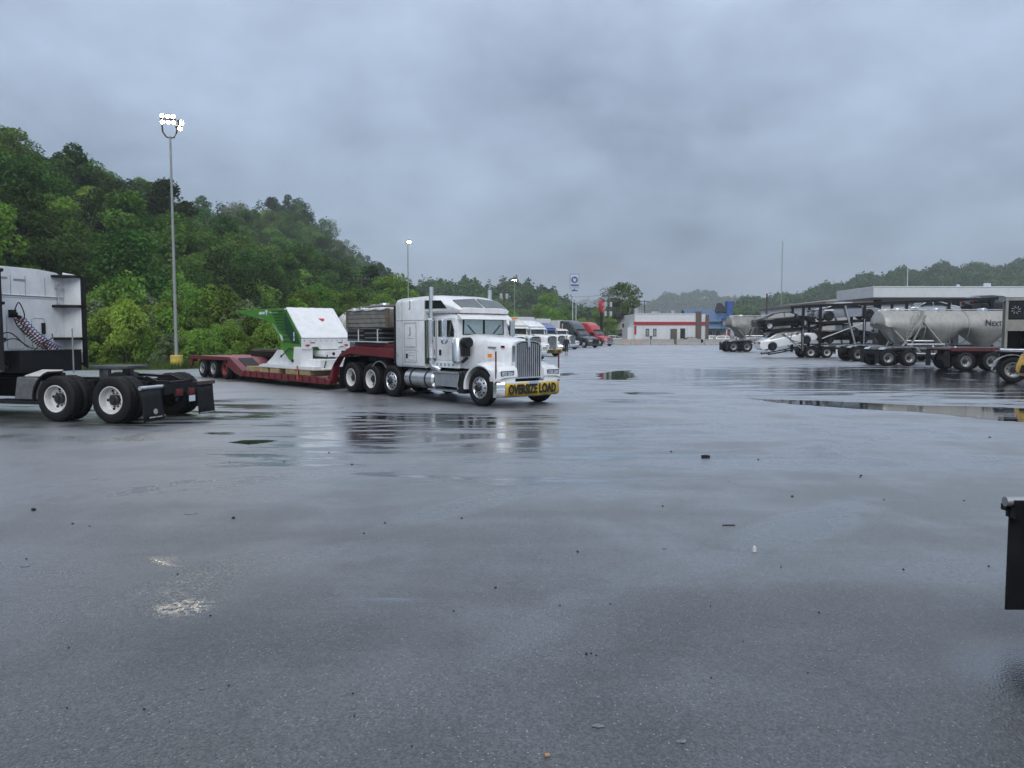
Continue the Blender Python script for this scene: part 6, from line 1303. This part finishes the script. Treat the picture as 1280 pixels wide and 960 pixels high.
def hill_label(k,x,y,d):
    px=640+960*x/y; zone='on the crest of' if d>40 else ('midway up' if d>18 else 'low on')
    side='over the left tractor' if px<110 else 'left of the lamp pole' if px<208 else 'right of the lamp pole' if px<300 else 'above the green boom' if px<380 else 'toward the white sleeper'
    return f'{HK[k]} {zone} the left hill, {side}'
def shrub_label(l,px,row_): 
    side='behind the left tractor' if px<112 else 'left of the yellow pole base' if px<200 else 'around the yellow pole base' if px<250 else 'behind the lowboy wheels' if px<310 else 'behind the green boom'
    return l.split(' in the ')[0]+f' {side}, '+('at the front of','in the middle of','at the back of')[row_]+' the thicket'
HL={'oak':'dark green broad tree in the dense woods of the left hillside','mid':'mid-green leafy tree in the dense woods of the left hillside','tall':'tall slender dark tree in the woods of the left hillside','spring':'pale spring-green tree among the darker woods of the left hillside','airy':'thin-leaved grey-green tree showing sky through its crown on the left hill'}
for (x,y) in near:
    d=foot(y)-x; k=random.choices(('oak','mid','tall','spring','airy'),(5,4,2,1.7,1.8 if d>30 else .25))[0]
    plant(k,x,y,LH(x,y)-.2,hill_label(k,x,y,d),'tree','trees covering the left hillside',random.uniform(.78,1.18)*(0.85 if d<8 else 1))
# the rest of the wood and its undergrowth read as one mass
def forest_points(cs,zf,h,r,n,ls):
    P=[];S=[];O=[]
    for (x,y) in cs:
        hh=h*rng.uniform(.7,1.15); rr=r*rng.uniform(.75,1.2); q=rng.normal(size=(n,3)); q/=np.linalg.norm(q,axis=1,keepdims=True); q[:,2]=np.abs(q[:,2])*1.0-.25
        lump=1+.22*np.sin(q[:,0]*5+x)+.18*np.sin(q[:,1]*6+y); rad=rng.uniform(.72,1.06,(n,1))*lump[:,None]
        p=q*rad*np.array([rr,rr,hh*.55])+np.array([x,y,zf(x,y)+hh*.5]); P.append(p); O.append(q*.9); S.append(rng.uniform(ls*.6,ls*1.3,n))
    return np.concatenate(P),np.concatenate(S),np.concatenate(O)
rng=np.random.default_rng(3)
far+= [(x,y) for y in np.arange(70,335,8) for x in (foot(y)-70-rng.uniform(0,5),) if inview(x,y)]
P,S,O=forest_points(far,LH,12.5,3.9,420,.42); o=link('woodland',leaf_mesh('woodland',M['forest'],P,S,O)); tag(o,'far end of the dense wood on the left hillside','woods',kind='stuff')
n=26000; yy=rng.uniform(52,290,n); dd=rng.uniform(-1.5,60,n)**1.0; fx=np.array([foot(v) for v in yy]); xx=fx-dd; zz_=np.array([LH(a_,b_) for a_,b_ in zip(xx,yy)])+rng.uniform(0,1.8,n)**1.3
k=(xx/yy>-.82); o=link('undergrowth',leaf_mesh('undergrowth',M['leafmid'],np.stack([xx,yy,zz_],1)[k],rng.uniform(.2,.5,k.sum()))); tag(o,'low leafy undergrowth on the floor of the left hillside wood','undergrowth',kind='stuff')
# ---- roadside shrubs behind the left tractor and lowboy
SL={'shrub':'bright spring-green shrub in the roadside thicket behind the lowboy','shrubg':'grey-green shrub in the roadside thicket behind the lowboy','shrubm':'mid-green shrub in the roadside thicket behind the lowboy'}
random.seed(21)
for px in range(96,372,13):
    for row_,D in enumerate((47.5,53,60)):
        k=random.choices(('shrub','shrubg','shrubm'),(5,2,2))[0]; D2=D+random.uniform(-1.5,1.5); s=(.66,.92,1.12)[row_]*random.uniform(.66,1.0)*(1.05 if px<170 else .92)
        X_=(px+random.uniform(-6,6)-640)/960*D2; plant(k,X_,D2,.02,shrub_label(SL[k],px,row_),'shrub','shrubs along the left edge of the lot',s,'shrub',s*random.uniform(.85,1.4))
for px in range(-60,96,26):
    D2=random.uniform(47,56); plant('shrub',(px-640)/960*D2,D2,.02,shrub_label(SL['shrub'],px,0),'shrub','shrubs along the left edge of the lot',random.uniform(.7,1),'shrub')
# trees between lowboy and the row, and behind the row of tractors
for px,D,s in ((380,75,.5),(398,82,.55),(418,90,.55),(432,84,.5),(448,100,.6),(466,96,.5),(480,104,.62)):
    plant('mid',(px-640)/960*D,D,0,'mid-green tree at the foot of the hill behind the wooden crate','tree','trees at the foot of the hill',s)
for px,D,s in ((496,112,.98),(508,116,.80),(520,118,.72),(488,120,.95)): plant('spring',(px-640)/960*D,D,0,'yellow-green willow-like tree behind the white tractor sleeper','tree','yellow-green trees behind the sleeper',s)
random.seed(33)
for px in range(530,762,11):
    D=random.uniform(170,205); k=random.choices(('spring','mid','airy'),(5,2,1))[0]
    if 730<px<748: continue
    plant(k,(px-640)/960*D,D,-.3,{'spring':'yellow-green tree in the belt behind the parked tractors','mid':'darker green tree in the belt behind the parked tractors','airy':'thin grey-green tree in the belt behind the parked tractors'}[k],'tree','trees behind the parked tractors',random.uniform(.55,.85))
plant('spring',at(686,176)[0],176,-.3,'tall pale yellow-green tree left of the blue round-emblem sign','tree','trees behind the parked tractors',1.0)
for px,s,l_ in ((764,1.02,'left one of the two large leafy trees beside the red sign'),(778,1.10,'right one of the two large leafy trees beside the red sign')): plant('airy' if px<770 else 'mid',(px-640)/960*186,186,0,l_,'tree','large trees by the restaurant',s)
for px,D,s in ((800,215,.55),(826,220,.5),(850,225,.5),(868,210,.55),(900,230,.75),(915,235,.8),(930,230,.7),(945,225,.65),(962,240,.7),(980,250,.6)): plant('mid',(px-640)/960*D,D,-.3,'green tree beyond the restaurant and blue roof','tree','trees beyond the far buildings',s)
# ---- distant ridges
rng=np.random.default_rng(9)
def ridge(name,label,prof,D,front,th,m,nt,ls,per,treeh):
    zr=lambda px:1.98+(417.5-interp(px,prof))/960*D-treeh*.75
    p0,p1=prof[0][0],prof[-1][0]; NU,NV=60,14; vs=[]
    def zt_(px,v):
        base=zr(px)*(1+.05*math.sin(px*.13)); 
        return -1.0+(base+1.0)*smooth01(v) if v<=1 else base*(1-.35*(v-1))
    def XY(px,v): d=D-front*(1-v) if v<=1 else D+front*(v-1); return ((px-640)/960*d,d)
    vv=[i/(NV-4)*1.0 for i in range(NV-3)]+[1.3,1.7,2.2]
    for v in vv:
        for i in range(NU): px=p0+(p1-p0)*i/(NU-1); x,y=XY(px,v); vs.append((x,y,zt_(px,v)))
    fs=[(j*NU+i,j*NU+i+1,(j+1)*NU+i+1,(j+1)*NU+i) for j in range(len(vv)-1) for i in range(NU-1)]
    setting('hill',MB().add(vs,fs),M['hillsoil'],180,label+' slope')
    P=[];S=[];O=[]
    for i in range(nt):
        px=rng.uniform(p0,p1); v=rng.uniform(.05,1.12); x,y=XY(px,v); z=zt_(px,v)
        a_,b_,c_=forest_points([(x,y)],lambda *_:z,treeh,treeh*.36,per,ls); P.append(a_);S.append(b_);O.append(c_)
    o=link('forest',leaf_mesh('forest',m,np.concatenate(P),np.concatenate(S),np.concatenate(O))); tag(o,label,'forest',kind='stuff')
ridge('a','dense forest on the low hill behind the parked tractors',[(380,380),(440,366),(490,360),(540,357),(580,355),(603,360),(640,357),(665,359),(690,368),(712,380),(738,392),(760,402)],390,130,0,M['forest'],620,.75,120,11)
ridge('b','forest covering the long hill on the right behind the fuel canopy',[(880,402),(905,388),(930,376),(985,371),(1020,362),(1050,354),(1100,345),(1140,340),(1180,335),(1230,335),(1300,330),(1400,322)],560,230,0,M['forest'],1500,.85,90,9)
ridge('c','hazy forested hill beyond the restaurant',[(770,398),(800,382),(830,371),(858,366),(885,367),(905,371),(940,376),(1000,380),(1060,384)],1350,300,0,M['forest'],650,1.7,90,17)
ridge('d','faint blue far ridge low on the horizon',[(560,382),(640,374),(700,375),(740,377),(770,379),(800,379),(850,383),(900,390)],2500,400,0,M['forest'],400,2.6,60,20)
# ---- grass along the verge edge
rng=np.random.default_rng(4); n=9000; vs=[];fs=[]
E_=[Vector((*p,0)) for p in ((-44,38.9),(-30,40.6),(-19,42.7),(-16.4,46.2),(-14.2,62),(-9.2,100))]
for i in range(n):
    k=int(rng.integers(0,5)) if rng.random()>.6 else int(rng.integers(1,3)); p=E_[k].lerp(E_[k+1],rng.random()); q=p+Vector((-.7,.7,0)).normalized()*abs(rng.normal())*1.6; h=rng.uniform(.12,.5); a_=rng.uniform(0,6.28); w2=.03
    b0=len(vs); vs+=[(q.x-w2*math.cos(a_),q.y-w2*math.sin(a_),.02),(q.x+w2*math.cos(a_),q.y+w2*math.sin(a_),.02),(q.x+rng.normal()*.12,q.y+rng.normal()*.12,h)]; fs.append((b0,b0+1,b0+2))
me=bpy.data.meshes.new('grass'); me.from_pydata(vs,[],fs); me.materials.append(M['grass']); o=link('grass',me); tag(o,'rough grass along the edge of the asphalt','grass',kind='stuff')
# ================================================================ litter on the asphalt
def stone_mesh(seed):
    rd=random.Random(seed); bm=bmesh.new(); bmesh.ops.create_icosphere(bm,subdivisions=1,radius=1)
    for v in bm.verts: v.co*=rd.uniform(.7,1.2); v.co.z*=.65
    me=bpy.data.meshes.new('stone'); bm.to_mesh(me); bm.free(); me.materials.append(M['stone']); return me
SM=[stone_mesh(i) for i in range(4)]
def stone(px,py,w_px,label,group=None):
    x,y=G(px,py); r=w_px*y/960/2*.82; o=link('stone',random.choice(SM),None,(x,y,r*.45)); o.scale=(r,r,r); o.rotation_euler=(0,0,random.uniform(0,6)); tag(o,label,'stone',group)
L1='small dark stone lying loose on the wet asphalt'
for px,py,w_ in ((42,638,9),(91,655,4),(112,658,3),(33,699,4),(292,648,6),(222,718,4),(263,770,4),(86,810,4),(84,885,4),(180,887,5),(286,857,4),(455,667,4),(481,654,4),(577,648,4),(619,735,5),(567,764,4),(441,867,4),(443,895,4),(515,933,4),(440,838,2),(722,690,5),(839,565,4),(828,633,4),(948,575,4),(1076,595,5),(1075,597,3),(990,621,5),(911,602,2),(1236,708,4),(1129,712,4),(1024,766,4),(976,709,3),(889,847,3),(700,757,3),(888,758,3),(1105,625,3),(1205,626,3),(1237,547,4),(929,802,3),(1010,841,3),(763,755,3),(355,577,3),(287,578,3),(440,581,4),(411,566,3)):
    stone(px,py,w_,L1,'small dark stones scattered over the lot')
for px,py,w_ in ((733,818,6),(739,817,4),(745,819,3)): stone(px,py,w_,'dark crumb in the little cluster at the middle foreground','cluster of dark crumbs')
def scrap(name,px,py,l_,w_,h_,m,label,rz=0):
    x,y=G(px,py); o=obj(name,MB().loft([[(-l_/2,-w_/2,0),(-l_/2,w_/2,0),(-l_/2,w_/2,h_*.7),(-l_/2,-w_/2,h_)],[(l_*.1,-w_*.6,0),(l_*.1,w_*.45,0),(l_*.1,w_*.4,h_),(l_*.1,-w_*.5,h_*.9)],[(l_/2,-w_/2,0),(l_/2,w_/2,0),(l_/2,w_/2,h_*.6),(l_/2,-w_/2,h_*.8)]]),m,None,.002,loc=(x,y,.001),rot=(0,0,rz)); tag(o,label,'debris')
scrap('rubber_scrap',882,572,.13,.06,.045,M['black'],'flat black rubber scrap right of the middle of the lot',.05)
scrap('wire_scrap',911,657,.13,.012,.012,M['stone'],'thin dark strip lying on the asphalt near the white scrap')
scrap('plastic_scrap',943,690,.03,.02,.06,M['scrapw'],'small white upright plastic scrap on the asphalt',.6)
scrap('wood_chip',684,945,.026,.014,.013,M['tanscrap'],'small tan chip at the bottom middle of the lot',.3)
for px,py,l_,s in ((238,642,'pale flattened litter left of the middle foreground',.18),(31,708,'pale flat litter near the left edge',.08),(252,861,'pale flat scrap in the lower left foreground',.035),(748,908,'whitish crumbled patch in the lower middle foreground',.07),(852,927,'pale oval stain-like scrap in the lower middle foreground',.06),(830,686,'pale flat scrap right of the middle foreground',.05)):
    x,y=G(px,py); q=[(s*.5*random.uniform(.6,1.1)*math.cos(k*.57),s*.28*random.uniform(.55,1.15)*math.sin(k*.57),0) for k in range(11)]
    tag(obj('flat_litter',MB().prism([(p[0],p[1]) for p in q],'z',0,.003),mat('pale_wet_litter',(.17,.17,.175),.4,0,.5,60),None,loc=(x,y,.0015),rot=(0,0,random.uniform(0,.5))),l_,'debris')
# ================================================================ haze
hm=bpy.data.materials.new('haze'); hm.use_nodes=True; n=hm.node_tree; n.nodes.clear(); o_=n.nodes.new('ShaderNodeOutputMaterial'); pv=n.nodes.new('ShaderNodeVolumePrincipled')
pv.inputs['Color'].default_value=(.88,.93,1,1); pv.inputs['Density'].default_value=.00050; pv.inputs['Anisotropy'].default_value=.0
n.links.new(pv.outputs[0],o_.inputs['Volume'])
hz=obj('haze',MB().box(-3100,3100,-500,4100,-25,170),hm,smooth=0); tag(hz,'thin damp haze over the valley','haze',kind='stuff')

for o in bpy.data.objects:
    if o.parent and o.name.split('.')[0] in ('decal','side_ribs','top_hinges','chain_flights','flap_lettering','small_lettering','gear_logo','reflector','insulators','roof_seams','white_stripes','menu_panel','grille_bars','grille_slats','side_posts','wall_panels','panel_seam','face','lattice','vent_slot'): o['kind']='stuff'
